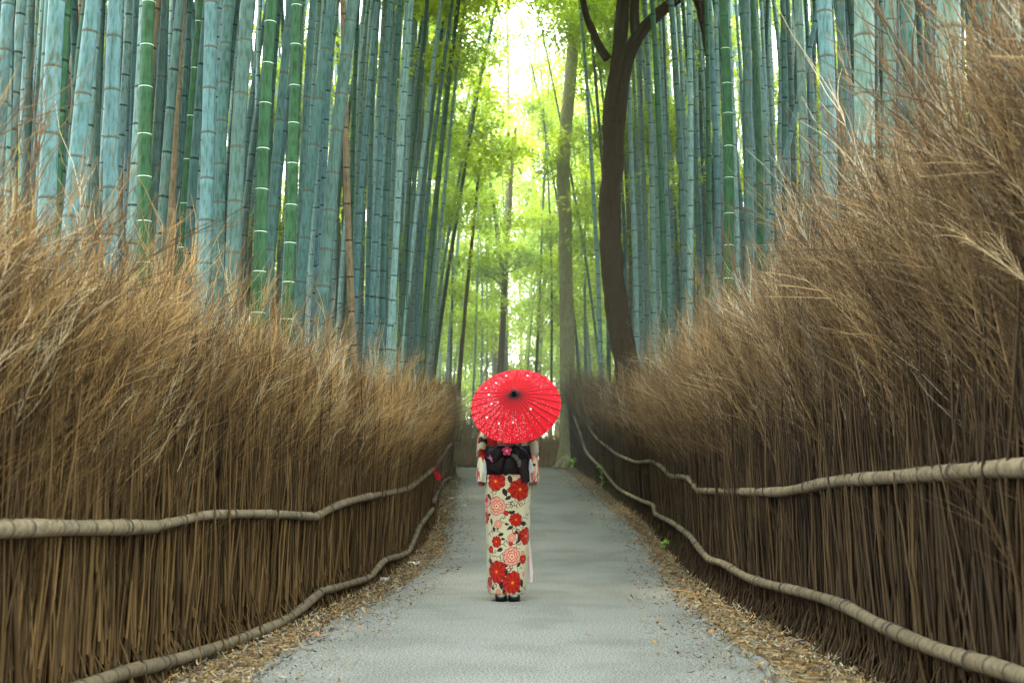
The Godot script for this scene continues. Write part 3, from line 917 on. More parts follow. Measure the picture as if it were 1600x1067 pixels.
# ---------- trees
func limb(points: Array, r0: float, r1: float, seed_: int, called: String, root: Node3D, m: Material, flare := 0.0, sides := 14) -> void:
	var curve := Curve3D.new()
	for i in points.size():
		var a: Vector3 = points[maxi(i - 1, 0)]
		var b: Vector3 = points[mini(i + 1, points.size() - 1)]
		curve.add_point(points[i], -(b - a) * .17, (b - a) * .17)
	var f := FastNoiseLite.new()
	f.seed = seed_
	f.frequency = 1.3
	var length := curve.get_baked_length()
	var rows := []
	var count := int(length / .06) + 4
	var side := Vector3.RIGHT
	for i in count:
		var s := length * i / (count - 1.0)
		var p := curve.sample_baked(s)
		var t := (curve.sample_baked(minf(s + .05, length)) - curve.sample_baked(maxf(s - .05, 0))).normalized()
		side = (side - t * side.dot(t)).normalized()
		var up := t.cross(side)
		var r := lerpf(r0, r1, s / length) + flare * exp(-s * 3.0)
		var row := []
		for j in sides:
			var a := TAU * j / sides
			var dv := side * cos(a) + up * sin(a)
			var lump := 1.0 + .17 * f.get_noise_3d(p.x * 2 + dv.x, p.y * 1.6, p.z + dv.z) + .06 * f.get_noise_3d(dv.x * 5, p.y * 9, dv.z * 5)
			row.append(p + dv * r * lump)
		rows.append(row)
	var tip := []
	for j in sides: tip.append(curve.sample_baked(length))
	rows.append(tip)
	var sh := Shape.new()
	sh.sheet(rows, true)
	obj(called, sh.mesh(), m, root)

func leafage(root: Node3D, seed_: int, boughs: Array, count: int, spread: float, clump: Mesh, dark: Color, bright: Color, called := "foliage") -> void:
	rng.seed = seed_
	var where := []
	var tint := []
	for i in count:
		var b: Array = boughs[i % boughs.size()]
		var p: Vector3 = (b[0] as Vector3).lerp(b[1], pow(rr(0, 1), .7)) + Vector3(rr(-1, 1), rr(-.45, .45), rr(-1, 1)) * spread
		where.append(Transform3D(Basis.from_euler(Vector3(rr(-.4, .4), rr(0, TAU), rr(-.4, .4))).scaled(Vector3.ONE * rr(.7, 1.3)), p))
		tint.append(dark.lerp(bright, rr(0, 1)))
	many(called, clump, M.bamboo_leaf, where, tint, root)

func bark(a: Color, b: Color, c: Color, seed_: int) -> StandardMaterial3D:
	var m := mat(Color.WHITE, .95, false, noise_tex(512, .02, 5, [[0.0, a], [.45, b], [.62, b], [1.0, c]], seed_), Vector3(1.1, .55, 1.1))
	m.heightmap_enabled = true
	m.heightmap_texture = noise_tex(512, .05, 4, [], seed_ + 1)
	m.heightmap_scale = 1.2
	return m

func trees() -> void:
	var clump := leaf_clump(650, 14, .11, Vector3(.22, .1, .22), .3)
	var dark := Color(.20, .34, .025)
	var bright := Color(.54, .68, .07)
	var o := thing("tree")
	tag(o, "dark curving mossy tree trunk with forked limbs behind the right fence", "tree")
	var m := bark(Color(.12, .09, .065), Color(.18, .14, .09), Color(.21, .225, .085), 40)
	limb(DARK_TREE_TRUNK, .205, .165, 1, "trunk", o, m, .06, 18)
	limb(DARK_TREE_LEFT_STEM, .135, .10, 2, "limb", o, m)
	limb(DARK_TREE_RIGHT_STEM, .14, .085, 3, "limb", o, m)
	limb(DARK_TREE_DROOP, .12, .02, 4, "limb", o, m)
	limb(DARK_TREE_TWIG, .075, .04, 5, "limb", o, m)
	limb(DARK_TREE_MIDDLE, .085, .07, 6, "limb", o, m)
	var top := Vector3(1.7, 11.2, -19.6)
	leafage(o, 651, [[top, top + Vector3(-1.5, 1, .5)], [top, top + Vector3(1.5, .7, 1)], [top, top + Vector3(.3, 1.6, -1)], [top, top + Vector3(-1, 1.4, -1.4)]], 160, .7, clump, dark, bright)
	o = thing("tree")
	tag(o, "straight pale grey trunk with spreading roots at the far end of the path", "tree")
	m = bark(Color(.42, .43, .33), Color(.55, .54, .42), Color(.64, .62, .48), 44)
	limb(GREY_TREE_TRUNK, .165, .13, 7, "trunk", o, m, .12, 16)
	var base := Vector3(1.16, .93, -26.2)
	for e in [[-.36, .25], [-.12, .36], [.2, .34], [.42, .1], [.25, -.3]]:
		limb([base + Vector3(0, .28, 0), base + Vector3(e[0] * .55, .08, e[1] * .55), base + Vector3(e[0], -.0, e[1]), base + Vector3(e[0] * 1.5, -.06, e[1] * 1.4)], .1, .03, 9, "root", o, m, 0.0, 8)
	top = GREY_TREE_TRUNK[-1]
	leafage(o, 652, [[top, top + Vector3(-1.8, 1.2, .5)], [top, top + Vector3(1.6, 1.0, .4)], [top, top + Vector3(.3, 2, 0)]], 200, .6, clump, dark, bright)
	o = thing("tree")
	tag(o, "thin dark tree with a forked trunk in the bright gap beyond the bend", "tree")
	m = bark(Color(.16, .13, .09), Color(.25, .2, .13), Color(.33, .3, .18), 48)
	limb(THIN_TREE_TRUNK, .105, .085, 11, "trunk", o, m, .05, 10)
	limb(THIN_TREE_LEFT, .075, .04, 12, "limb", o, m, 0.0, 8)
	limb(THIN_TREE_RIGHT, .075, .04, 13, "limb", o, m, 0.0, 8)
	var f: Vector3 = THIN_TREE_TRUNK[-1]
	limb([f + Vector3(0, -.3, 0), f + Vector3(.5, -.1, .3), f + Vector3(1.2, .1, .4)], .03, .012, 14, "limb", o, m, 0.0, 6)
	limb([f + Vector3(0, -.6, 0), f + Vector3(-.5, -.3, .3), f + Vector3(-1.0, -.2, .4)], .03, .012, 15, "limb", o, m, 0.0, 6)
	leafage(o, 653, [[f + Vector3(.2, -.1, .2), f + Vector3(1.5, .0, .4)], [f + Vector3(-.2, -.3, .2), f + Vector3(-1.1, -.2, .4)], [f + Vector3(-.2, .9, 0), f + Vector3(-.9, 2.4, .3)], [f + Vector3(.2, .9, 0), f + Vector3(1.2, 2.6, .3)], [f + Vector3(.0, .5, 0), f + Vector3(.4, .2, 1.0)]], 300, .5, clump, Color(.16, .3, .02), Color(.42, .6, .06))
	o = thing("tree")
	tag(o, "thin brown tree leaning among the far bamboo left of the gap", "tree")
	limb(LEANING_TREE_TRUNK, .05, .035, 16, "trunk", o, m, .03, 8)
	f = LEANING_TREE_TRUNK[-1]
	leafage(o, 654, [[f + Vector3(0, -.3, 0), f + Vector3(1, .4, .2)], [f, f + Vector3(-.7, .8, .2)], [f, f + Vector3(.3, 1.6, 0)]], 200, .4, clump, dark, bright)
	m = bark(Color(.2, .17, .12), Color(.28, .24, .16), Color(.34, .31, .2), 52)
	var n := 0
	# low shrubs behind the far fence
	var shrub_leaf := leaf_clump(656, 16, .12, Vector3(.25, .18, .25), .24)
	for p in [[-4.4, 33, 2.2], [-2.6, 35, 1.7], [-1.2, 34, 1.2], [.3, 36, 1.5], [1.5, 34, 1.3], [2.7, 35.5, 1.9], [4.3, 34, 2.3], [5.6, 37, 2.6]]:
		o = thing("shrub", Vector3(p[0], .6, -p[1]))
		var sticks := []
		rng.seed = 690 + n
		for q in 6:
			var tip := Vector3(rr(-.8, .8), p[2] * rr(.5, 1.0), rr(-.6, .6))
			sticks.append([tip * .25, tip])
			limb([Vector3.ZERO, tip * .5 + Vector3(0, .1, 0), tip], .018, .006, 30 + q, "stem", o, m, 0.0, 5)
		leafage(o, 691 + n, sticks, 190, .3, shrub_leaf, dark, bright)
		tag(o, "low green shrub behind the far fence, %s one from the left" % ORDER[n], "shrub", "shrubs behind the far fence")
		n += 1
	# broad trees that close the far gap
	var big := leaf_clump(655, 18, .17, Vector3(.42, .2, .42), .28)
	n = 0
	for p in [[-4.2, 44, 8.5], [-.9, 50, 6.5], [2.4, 46, 7.5], [5.4, 43, 10.0], [.8, 60, 15.0], [-3.4, 56, 18.0], [4.8, 58, 18.0], [-9, 54, 11.0], [10.5, 56, 12.0], [-.6, 49, 17.0], [2.0, 52, 18.0], [.6, 66, 24.0], [-2.6, 57, 21.0], [1.0, 45, 15.5], [3.7, 60, 22.0], [-.3, 42, 21.5], [.9, 47, 23.0]]:
		o = thing("tree", Vector3(p[0], .55, -p[1]))
		rng.seed = 660 + n
		var h: float = p[2]
		limb([Vector3(0, -.1, 0), Vector3(rr(-.2, .2), h * .3, 0), Vector3(rr(-.4, .4), h * .62, rr(-.3, .3)), Vector3(rr(-.6, .6), h * .85, 0)], .13, .04, 20 + n, "trunk", o, m, .06, 8)
		var boughs := []
		for q in 9:
			var a := q * 2.4 + n
			var y := h * (.3 + .07 * q)
			boughs.append([Vector3(0, y, 0), Vector3(cos(a), .3, sin(a)) * h * .24 * (1.15 - .06 * q) + Vector3(0, y, 0)])
		leafage(o, 670 + n, boughs, 300 if n < 9 else 560, h * .08, big, dark, bright, "crown")
		tag(o, "%s far leafy tree standing beyond the bend of the path" % ["bright", "low", "yellow-green", "broad", "distant", "tall", "tallest", "hidden", "hazy", "narrow", "slender tall", "farthest", "spreading", "middle-distance", "wide tall", "tallest near", "airy high"][n], "tree", "leafy trees beyond the bend")
		n += 1

# ---------- the woman
func flesh(s: Shape, bones: Array, cell: float, k: float) -> void:
	var lo := Vector3.ONE * 1e6
	var hi := -lo
	for b in bones:
		var r := maxf(b[2], b[3]) + k + cell * 2
		lo = lo.min((b[0] as Vector3).min(b[1]) - Vector3.ONE * r)
		hi = hi.max((b[0] as Vector3).max(b[1]) + Vector3.ONE * r)
	var nx := int((hi.x - lo.x) / cell) + 2
	var ny := int((hi.y - lo.y) / cell) + 2
	var nz := int((hi.z - lo.z) / cell) + 2
	var f := PackedFloat32Array()
	f.resize(nx * ny * nz)
	f.fill(9.0)
	for b in bones:
		var a: Vector3 = b[0]
		var ab: Vector3 = b[1] - a
		var l2 := maxf(ab.length_squared(), 1e-9)
		var ra: float = b[2]
		var rb: float = b[3]
		var r := maxf(ra, rb) + k + cell * 2
		var p0 := ((a.min(b[1]) - Vector3.ONE * r) - lo) / cell
		var p1 := ((a.max(b[1]) + Vector3.ONE * r) - lo) / cell
		for z in range(maxi(int(p0.z), 0), mini(int(p1.z) + 1, nz)):
			for y in range(maxi(int(p0.y), 0), mini(int(p1.y) + 1, ny)):
				for x in range(maxi(int(p0.x), 0), mini(int(p1.x) + 1, nx)):
					var p := lo + Vector3(x, y, z) * cell - a
					var t := clampf(p.dot(ab) / l2, 0, 1)
					var d := (p - ab * t).length() - lerpf(ra, rb, t)
					var at := x + nx * (y + ny * z)
					var o := f[at]
					var h := maxf(k - absf(d - o), 0.0) / k
					f[at] = minf(d, o) - h * h * k * .25
	var index := {}
	var start := s.v.size()
	var step := [1, nx, nx * ny]
	for z in nz - 1:
		for y in ny - 1:
			for x in nx - 1:
				var at := x + nx * (y + ny * z)
				var inside := 0
				for c in 8:
					if f[at + (c & 1) + nx * ((c >> 1) & 1) + nx * ny * (c >> 2)] < 0.0: inside += 1
				if inside == 0 or inside == 8: continue
				var sum := Vector3.ZERO
				var count := 0
				for e in [[0, 1], [2, 3], [4, 5], [6, 7], [0, 2], [1, 3], [4, 6], [5, 7], [0, 4], [1, 5], [2, 6], [3, 7]]:
					var c0: int = e[0]
					var c1: int = e[1]
					var f0 := f[at + (c0 & 1) + nx * ((c0 >> 1) & 1) + nx * ny * (c0 >> 2)]
					var f1 := f[at + (c1 & 1) + nx * ((c1 >> 1) & 1) + nx * ny * (c1 >> 2)]
					if (f0 < 0) == (f1 < 0): continue
					sum += Vector3(c0 & 1, (c0 >> 1) & 1, c0 >> 2).lerp(Vector3(c1 & 1, (c1 >> 1) & 1, c1 >> 2), f0 / (f0 - f1))
					count += 1
				var g := Vector3(f[at + 1] - f[at], f[at + nx] - f[at], f[at + nx * ny] - f[at])
				index[at] = s.put(lo + (Vector3(x, y, z) + sum / count) * cell, g.normalized())
	for at in index:
		for ax in 3:
			var s1: int = step[(ax + 1) % 3]
			var s2: int = step[(ax + 2) % 3]
			var to: int = at + step[ax]
			if to >= f.size() or (f[at] < 0) == (f[to] < 0): continue
			if not (index.has(at - s1) and index.has(at - s2) and index.has(at - s1 - s2)): continue
			if f[at] < 0: s.quad(index[at], index[at - s2], index[at - s1 - s2], index[at - s1])
			else: s.quad(index[at], index[at - s1], index[at - s1 - s2], index[at - s2])

# a band of oval section along points, w: its half-widths across, t: half-thicknesses
func band(s: Shape, p: Array, w: Array, t: Array, across: Vector3, uv0 := Vector2.ZERO, uv_size := Vector2.ONE) -> void:
	var rows := []
	var uvs := []
	var n := p.size()
	for i in n + 2:
		var k := clampi(i - 1, 0, n - 1)
		var d: Vector3 = (p[mini(k + 1, n - 1)] - p[maxi(k - 1, 0)]).normalized()
		var a := (across - d * across.dot(d)).normalized()
		var b := d.cross(a)
		var shrink := .02 if i == 0 or i == n + 1 else 1.0
		var row := []
		var ur := []
		for j in 20:
			var q := TAU * j / 20.0
			var cx := signf(cos(q)) * pow(absf(cos(q)), .75)
			row.append(p[k] + (a * cx * w[k] + b * sin(q) * t[k]) * shrink)
			ur.append(uv0 + uv_size * Vector2(.5 + .5 * cx, float(k) / (n - 1)))
		rows.append(row)
		uvs.append(ur)
	s.sheet(rows, true, uvs)

# prints: flowers, leaves and tendrils on cloth, in metres; sx, sy: pixels per metre
func blossom(im: Image, cx: float, cy: float, r: float, pink: bool, px: float, seed_: int, squash := 1.0) -> void:
	var w := im.get_width()
	var h := im.get_height()
	var petals := 7 + seed_ % 3
	var ph := seed_ * 1.37
	for y in range(maxi(int((cy - r) * px), 0), mini(int((cy + r) * px) + 1, h)):
		for x in range(int((cx - r) * px), int((cx + r) * px) + 1):
			var dx := (x / px - cx) / squash
			var dy := y / px - cy
			var q := sqrt(dx * dx + dy * dy) / r
			if q > 1.0: continue
			var a := atan2(dy, dx) + ph
			var edge := .78 + .13 * absf(sin(a * petals * .5 + .4 * sin(a * 2.0 + seed_))) + .06 * absf(sin(a * petals * 2.0 + 1.0)) + .04 * sin(a * 3.0 + seed_)
			if q > edge: continue
			var col: Color
			if pink:
				var m := q / edge
				var ring1 := .62 + .07 * sin(a * petals + 1.0)
				var ring2 := .36 + .06 * sin(a * 5.0)
				col = Color(.74, .57, .47).lerp(Color(.66, .42, .38), m * m)
				if absf(m - ring1) < .045 or absf(m - ring2) < .045 or m > .93: col = Color(.52, .17, .20)
				if m < .1: col = Color(.55, .15, .12)
			else:
				var m := q / edge
				var fold := .5 + .5 * sin(a * petals + 4.0 * m)
				col = Color(.58, .10, .03).lerp(Color(.44, .05, .02), fold)
				col = col.lerp(Color(.66, .17, .03), clampf(.7 - m * 1.5, 0, 1))
				if m < .12: col = Color(.85, .42, .08)
				if m > .95: col = Color(.45, .05, .05)
			im.set_pixel(posmod(x, w), y, col)

func print_leaf(im: Image, cx: float, cy: float, l: float, ang: float, px: float) -> void:
	var w := im.get_width()
	var ca := cos(ang)
	var sa := sin(ang)
	for y in range(maxi(int((cy - l) * px), 0), mini(int((cy + l) * px) + 1, im.get_height())):
		for x in range(int((cx - l) * px), int((cx + l) * px) + 1):
			var dx := x / px - cx
			var dy := y / px - cy
			var u := (dx * ca + dy * sa) / l
			var v := (-dx * sa + dy * ca) / l
			if absf(u) < 1.0 and absf(v) < .5 * (1.0 - u * u) * (1.0 - .3 * u) + .04 * sin(u * 14.0):
				im.set_pixel(posmod(x, w), y, Color(.12, .06, .08) if absf(v) > .03 else Color(.3, .18, .2))

func tendril(im: Image, cx: float, cy: float, r: float, a0: float, turn: float, px: float) -> void:
	var n := int(r * px * 14)
	for i in n:
		var t := float(i) / n
		var rad := r * (1.0 - .75 * t)
		var a := a0 + turn * t
		var p := Vector2(cx + cos(a) * rad, cy + sin(a) * rad) * px
		for q in [[0, 0], [1, 0], [0, 1], [1, 1], [-1, 0], [0, -1]]:
			var y := int(p.y) + int(q[1])
			if y >= 0 and y < im.get_height():
				im.set_pixel(posmod(int(p.x) + int(q[0]), im.get_width()), y, Color(.26, .13, .12))

func kimono_print() -> ImageTexture:
	var px := 740.0
	var im := Image.create(768, 1024, false, Image.FORMAT_RGB8)
	im.fill(Color(.61, .595, .50))
	# centre of the back at x = .519; y runs down from 1.384 m
	var cx := .519
	var top := 1.384
	var r2 := RandomNumberGenerator.new()
	r2.seed = 5
	# around the sides and the front, and on the shoulders
	for i in 110:
		var x := r2.randf_range(0, 1.038)
		var y := r2.randf_range(0, 1.36)
		if absf(x - cx) < .2 and y > .44: continue
		if i % 2 == 0: tendril(im, x, y, .06, r2.randf_range(0, 6), 7.0, px)
		for q in 2: print_leaf(im, x + r2.randf_range(-.09, .09), y + r2.randf_range(-.09, .09), r2.randf_range(.018, .028), r2.randf_range(0, 6), px)
		blossom(im, x, y, r2.randf_range(.035, .08), r2.randf() < .4, px, i)
	# small leaves and stems between the large flowers of the back
	for i in 46:
		var x := cx + r2.randf_range(-.2, .2)
		var y := r2.randf_range(.46, 1.36)
		tendril(im, x, y, r2.randf_range(.014, .032), r2.randf_range(0, 6), r2.randf_range(-6, 6), px)
		if i % 3 == 0: print_leaf(im, x + .02, y + .01, r2.randf_range(.013, .02), r2.randf_range(0, 6), px)
		if i % 6 == 0: blossom(im, x - .03, y + .02, r2.randf_range(.014, .022), false, px, i)
	var place := func(zx: float, zy: float) -> Vector2:
		var sx := (700.0 + zx / 4.85 - 791.0) / 208.0
		return Vector2(cx + .165 * asin(clampf(sx / .168, -1, 1)), top - (941.0 - (740.0 + zy / 4.85)) / 208.0)
	for t in [[437, 290, 0.0], [520, 290, 2.0], [400, 395, 1.0], [345, 200, 3.0], [330, 650, 0.5], [400, 670, 2.5], [430, 570, 1.5], [505, 245, .5], [470, 750, 4.0], [580, 370, 1.0], [315, 500, 2.0], [340, 890, 3.0], [550, 270, 4.0], [525, 590, 1.0], [460, 770, 2.5], [520, 450, 1.0]]:
		var p: Vector2 = place.call(t[0], t[1])
		tendril(im, p.x, p.y, .024, t[2], 5.2, px)
		tendril(im, p.x - .025, p.y + .02, .03, t[2] + 1.0, 2.6, px)
		tendril(im, p.x + .012, p.y - .018, .014, t[2] + 2.0, -5.0, px)
	for t in [[455, 98, 1.4, 26], [418, 195, 1.2, 26], [440, 236, 2.6, 20], [303, 222, .4, 20], [467, 345, .2, 20], [432, 430, .3, 14], [457, 457, 2.7, 20], [560, 427, .1, 26], [315, 415, 1.4, 22], [332, 470, 1.0, 17], [385, 507, 2.9, 20], [405, 540, .2, 14], [530, 537, 1.8, 26], [510, 490, 1.0, 15], [377, 620, 2.8, 22], [397, 740, 1.4, 22], [425, 785, 1.2, 30], [392, 880, 1.4, 30], [415, 922, 2.0, 22], [566, 870, 1.2, 28], [302, 712, 1.3, 24], [295, 785, 1.4, 22], [608, 240, 1.4, 16], [425, 62, 2.8, 14], [532, 730, 2.2, 20], [550, 925, .3, 18], [318, 905, .8, 16]]:
		var p: Vector2 = place.call(t[0], t[1])
		print_leaf(im, p.x, p.y, t[3] / 4.85 / 208.0 * 1.3, t[2], px)
	for t in [[352, 112, 80, 0], [526, 172, 92, 0], [358, 297, 76, 1], [500, 397, 56, 0], [278, 390, 52, 0], [365, 430, 36, 1], [350, 560, 48, 0], [472, 531, 36, 1], [582, 520, 72, 0], [476, 670, 78, 1], [350, 782, 92, 0], [488, 862, 92, 0], [292, 862, 44, 0], [612, 300, 36, 1], [565, 690, 40, 0], [365, 935, 30, 1], [490, 40, 40, 1], [575, 800, 20, 1], [560, 645, 22, 1], [270, 180, 30, 0], [310, 620, 30, 0]]:
		var p: Vector2 = place.call(t[0], t[1])
		blossom(im, p.x, p.y, t[2] / 4.85 / 208.0, t[3] == 1, px, int(t[0]))
	for t in [[.17, .2, .06, 0], [.29, .31, .07, 0], [.39, .16, .06, 0], [.23, .38, .045, 1], [.36, .36, .05, 0], [.12, .33, .05, 0], [.71, .2, .06, 0], [.84, .3, .075, 0], [.95, .17, .055, 1], [.74, .37, .05, 0], [.92, .36, .05, 0], [.8, .13, .045, 1]]:
		blossom(im, t[0], t[1], t[2], t[3] == 1, px, int(t[0] * 100))
		print_leaf(im, t[0] + t[2] * 1.1, t[1] + .02, .026, t[1] * 9.0, px)
	blossom(im, cx - .02, top - 1.15, .055, true, px, 4)
	blossom(im, cx - .12, top - 1.2, .07, false, px, 5)
	blossom(im, cx + .08, top - 1.19, .06, false, px, 6)
	return ImageTexture.create_from_image(im)

func grip(g: Vector3, a: Vector3, side: float, bones: Array) -> Vector3:
	# four fingers and a thumb closed round a pole through g with the direction a; side: where the palm lies
	var q := Vector3(side, 0, side * .12)
	q = (q - a * q.dot(a)).normalized()
	var w := Vector3(.065, .847, -.54)
	w = (w - a * w.dot(a) - q * w.dot(q)).normalized()
	var wrist := g + q * .042 - w * .065
	for i in 4:
		var off := (i - 1.5) * .0185
		var reach: float = [.92, 1.0, .95, .8][i]
		var last := g + a * off + (q * .75 + w * .66).normalized() * .030
		bones.append([wrist + a * off * .6, last, .0125, .010])
		for deg in [92.0, 150.0, 205.0]:
			var th := deg_to_rad(deg * reach)
			var next := g + a * off + (q * cos(th) + w * sin(th)) * .0205
			bones.append([last, next, .0092, .0082])
			last = next
	var t0 := wrist.lerp(g + q * .03, .35) - a * .024
	var t1 := g - a * .040 + (q * .5 - w * .85) * .026
	var t2 := g - a * .036 + (-q * .6 - w * .7) * .021
	bones.append([wrist, t0, .014, .0125])
	bones.append([t0, t1, .0115, .010])
	bones.append([t1, t2, .0098, .0085])
	return wrist

const HUB := Vector3(.014, 1.531, -8.85)
const PARASOL_AXIS := Vector3(-.10, .54, .835)

func person() -> void:
	var o := thing("person", Vector3(-.033, .042, -9.2))
	tag(o, "woman seen from behind in a flowered white and red kimono, holding a parasol", "person")
	var skin := mat(lin(.58, .38, .28), .55)
	skin.subsurf_scatter_enabled = true
	skin.subsurf_scatter_strength = .1
	var a := -PARASOL_AXIS.normalized()
	var hub := HUB - o.position
	var body := Shape.new()
	var right := []
	var rw := grip(hub + a * .78, a, 1.0, right)
	var left := []
	var lw := grip(hub + a * .87, a, -1.0, left)
	var bones := []
	for s in [-1.0, 1.0]:
		var elbow := Vector3(.195, 1.02, -.07) if s > 0 else Vector3(-.15, 1.0, -.15)
		var wr := rw if s > 0 else lw
		bones.append_array([
			[Vector3(s * .05, 1.27, 0), Vector3(s * .15, 1.255, 0), .05, .048],
			[Vector3(s * .15, 1.255, 0), elbow, .045, .036], [elbow, wr, .036, .024],
			[Vector3(s * .075, .88, 0), Vector3(s * .06, .47, -.01), .085, .055], [Vector3(s * .06, .47, -.01), Vector3(s * .05, .09, .02), .055, .036],
			[Vector3(s * .05, .04, .03), Vector3(s * .05, .025, -.13), .032, .024]])
	bones.append_array([[Vector3(0, .9, 0), Vector3(0, 1.0, 0), .12, .11], [Vector3(0, 1.0, 0), Vector3(0, 1.2, 0), .11, .12], [Vector3(0, 1.2, 0), Vector3(0, 1.3, .005), .1, .06], [Vector3(0, 1.28, .01), Vector3(0, 1.41, -.01), .052, .05]])
	flesh(body, bones, .013, .04)
	var head := [[Vector3(0, 1.485, .005), Vector3(0, 1.47, -.03), .083, .082], [Vector3(0, 1.44, -.045), Vector3(0, 1.385, -.068), .064, .042], [Vector3(0, 1.47, -.113), Vector3(0, 1.438, -.128), .009, .014], [Vector3(0, 1.36, -.005), Vector3(0, 1.44, -.005), .048, .06],
		[Vector3(-.036, 1.488, -.094), Vector3(.036, 1.488, -.094), .016, .016], [Vector3(-.017, 1.409, -.106), Vector3(.017, 1.409, -.106), .009, .009], [Vector3(-.012, 1.40, -.104), Vector3(.012, 1.40, -.104), .01, .01],
		[Vector3(.083, 1.475, -.0), Vector3(.086, 1.44, -.006), .016, .011], [Vector3(-.083, 1.475, -.0), Vector3(-.086, 1.44, -.006), .016, .011]]
	flesh(body, head, .006, .016)
	flesh(body, right, .0045, .006)
	flesh(body, left, .0045, .006)
	obj("body", body.mesh(), skin, o)
	var white := mat(lin(.8, .8, .78), .3)
	var black := mat(lin(.012, .010, .010), .35)
	var lip := mat(lin(.45, .08, .08), .45)
	for s in [-1.0, 1.0]:
		var eye := SphereMesh.new()
		eye.radius = .0125
		eye.height = .025
		eye.radial_segments = 16
		eye.rings = 8
		var e := obj("eye", eye, white, o, Vector3(s * .031, 1.466, -.1005))
		var iris := SphereMesh.new()
		iris.radius = .006
		iris.height = .012
		iris.radial_segments = 10
		iris.rings = 5
		obj("iris", iris, black, e, Vector3(0, 0, -.0078))
	var mouth := Shape.new()
	mouth.tube(PackedVector3Array([Vector3(-.021, 1.406, -.110), Vector3(-.008, 1.409, -.1165), Vector3(0, 1.407, -.1175), Vector3(.008, 1.409, -.1165), Vector3(.021, 1.406, -.110)]), PackedFloat32Array([.002, .005, .0045, .005, .002]), 8)
	obj("mouth", mouth.mesh(), lip, o)
	var hair := Shape.new()
	flesh(hair, [[Vector3(0, 1.505, .012), Vector3(0, 1.50, -.02), .086, .082], [Vector3(0, 1.47, .03), Vector3(0, 1.44, .03), .078, .06], [Vector3(-.075, 1.5, -.03), Vector3(-.078, 1.46, .0), .02, .018], [Vector3(.075, 1.5, -.03), Vector3(.078, 1.46, .0), .02, .018], [Vector3(-.02, 1.51, .105), Vector3(.02, 1.51, .105), .032, .032]], .008, .02)
	obj("hair", hair.mesh(), black, o)

	var cloth := mat(Color.WHITE, .65, false, kimono_print())
	cloth.rim_enabled = true
	cloth.rim = .3
	# the robe: y, half-width, half-depth, centre z, centre x
	var robe := Shape.new()
	var rows := []
	var uvs := []
	var wave := FastNoiseLite.new()
	wave.seed = 9
	wave.frequency = 3.0
	var prof := [[.022, .132, .10, .0, -.006], [.034, .139, .107, .0, -.006], [.12, .148, .112, .0, -.003], [.25, .155, .115, .0, 0], [.45, .162, .12, .0, .002], [.6, .169, .13, .004, .004], [.75, .175, .142, .01, .004], [.84, .178, .148, .012, .004], [.92, .174, .135, .008, .004], [1.0, .168, .122, .004, .004], [1.1, .176, .122, .004, .002], [1.17, .188, .125, .006, 0], [1.22, .192, .118, .006, 0], [1.265, .176, .098, .004, 0], [1.295, .13, .08, .0, 0], [1.32, .085, .068, .004, 0], [1.35, .066, .062, .012, 0]]
	for i in prof.size():
		for sub in (3 if i < prof.size() - 1 else 1):
			var f := sub / 3.0
			var p0: Array = prof[i]
			var p1: Array = prof[mini(i + 1, prof.size() - 1)]
			var row := []
			var ur := []
			for j in 73:
				var th := (j / 72.0 - .5) * TAU
				var y := lerpf(p0[0], p1[0], f)
				var ripple := 1.0 + (.045 * wave.get_noise_2d(sin(th) * 3.4, y * .8) + .035 * wave.get_noise_2d(sin(th) * 2.0 + y * 2.5, y * 2.0 - sin(th) * 1.2) + .025 * wave.get_noise_2d(sin(th) * .9 + 3.0, y * 1.6 + th * .15)) * clampf((1.3 - y) * 4, 0, 1)
				# the overlap of the wrapped cloth, a ridge down the right front
				if th > 1.75 and th < 2.1: ripple += .02
				row.append(Vector3(lerpf(p0[4], p1[4], f) + sin(th) * lerpf(p0[1], p1[1], f) * ripple, y, lerpf(p0[3], p1[3], f) + cos(th) * lerpf(p0[2], p1[2], f) * ripple))
				ur.append(Vector2(j / 72.0, 1.0 - y / 1.384))
			rows.append(row)
			uvs.append(ur)
	robe.sheet(rows, false, uvs)
	obj("kimono", robe.mesh(), cloth, o)
	var pale := mat(lin(.32, .33, .34), .6)
	for s in [-1.0, 1.0]:
		var sl := Shape.new()
		# the upper sleeve, then the bag that hangs from elbow to cuff
		var elbow := Vector3(s * .19, 1.05, -.03)
		band(sl, [Vector3(s * .10, 1.265, 0), Vector3(s * .15, 1.24, .0), Vector3(s * .182, 1.16, .0), elbow], [.075, .085, .09, .085], [.045, .052, .05, .046], Vector3(0, 0, 1), Vector2(.28 + .2 * s, .03), Vector2(.16, .2))
		var cuff: float = .165 if s > 0 else .06
		band(sl, [Vector3(s * .183, .985, .075), Vector3(s * .19, .975, .04), Vector3(s * .193, .97, -.04), Vector3(s * lerpf(.19, cuff, .5), .965, -.14), Vector3(s * (cuff + .02), .965, -.25)], [.13, .15, .155, .15, .14], [.02, .036, .042, .042, .036], Vector3(.0 - s * .12, 1, 0), Vector2(.12 if s < 0 else .68, .1), Vector2(.3, .3))
		var part := obj("sleeve", sl.mesh(), cloth, o)
		var li := Shape.new()
		band(li, [Vector3(s * .168, 1.02, .082), Vector3(s * .178, .93, .088), Vector3(s * .193, .85, .086)], [.008, .024, .032], [.005, .006, .007], Vector3(1, 0, 0))
		obj("lining", li.mesh(), pale, part)
	var col := Shape.new()
	band(col, [Vector3(-.05, 1.27, -.075), Vector3(-.072, 1.325, -.02), Vector3(-.055, 1.352, .05), Vector3(0, 1.352, .085), Vector3(.055, 1.352, .05), Vector3(.072, 1.325, -.02), Vector3(.05, 1.27, -.075)], [.02, .024, .026, .028, .026, .024, .02], [.007, .007, .008, .008, .008, .007, .007], Vector3(0, 1, .2))
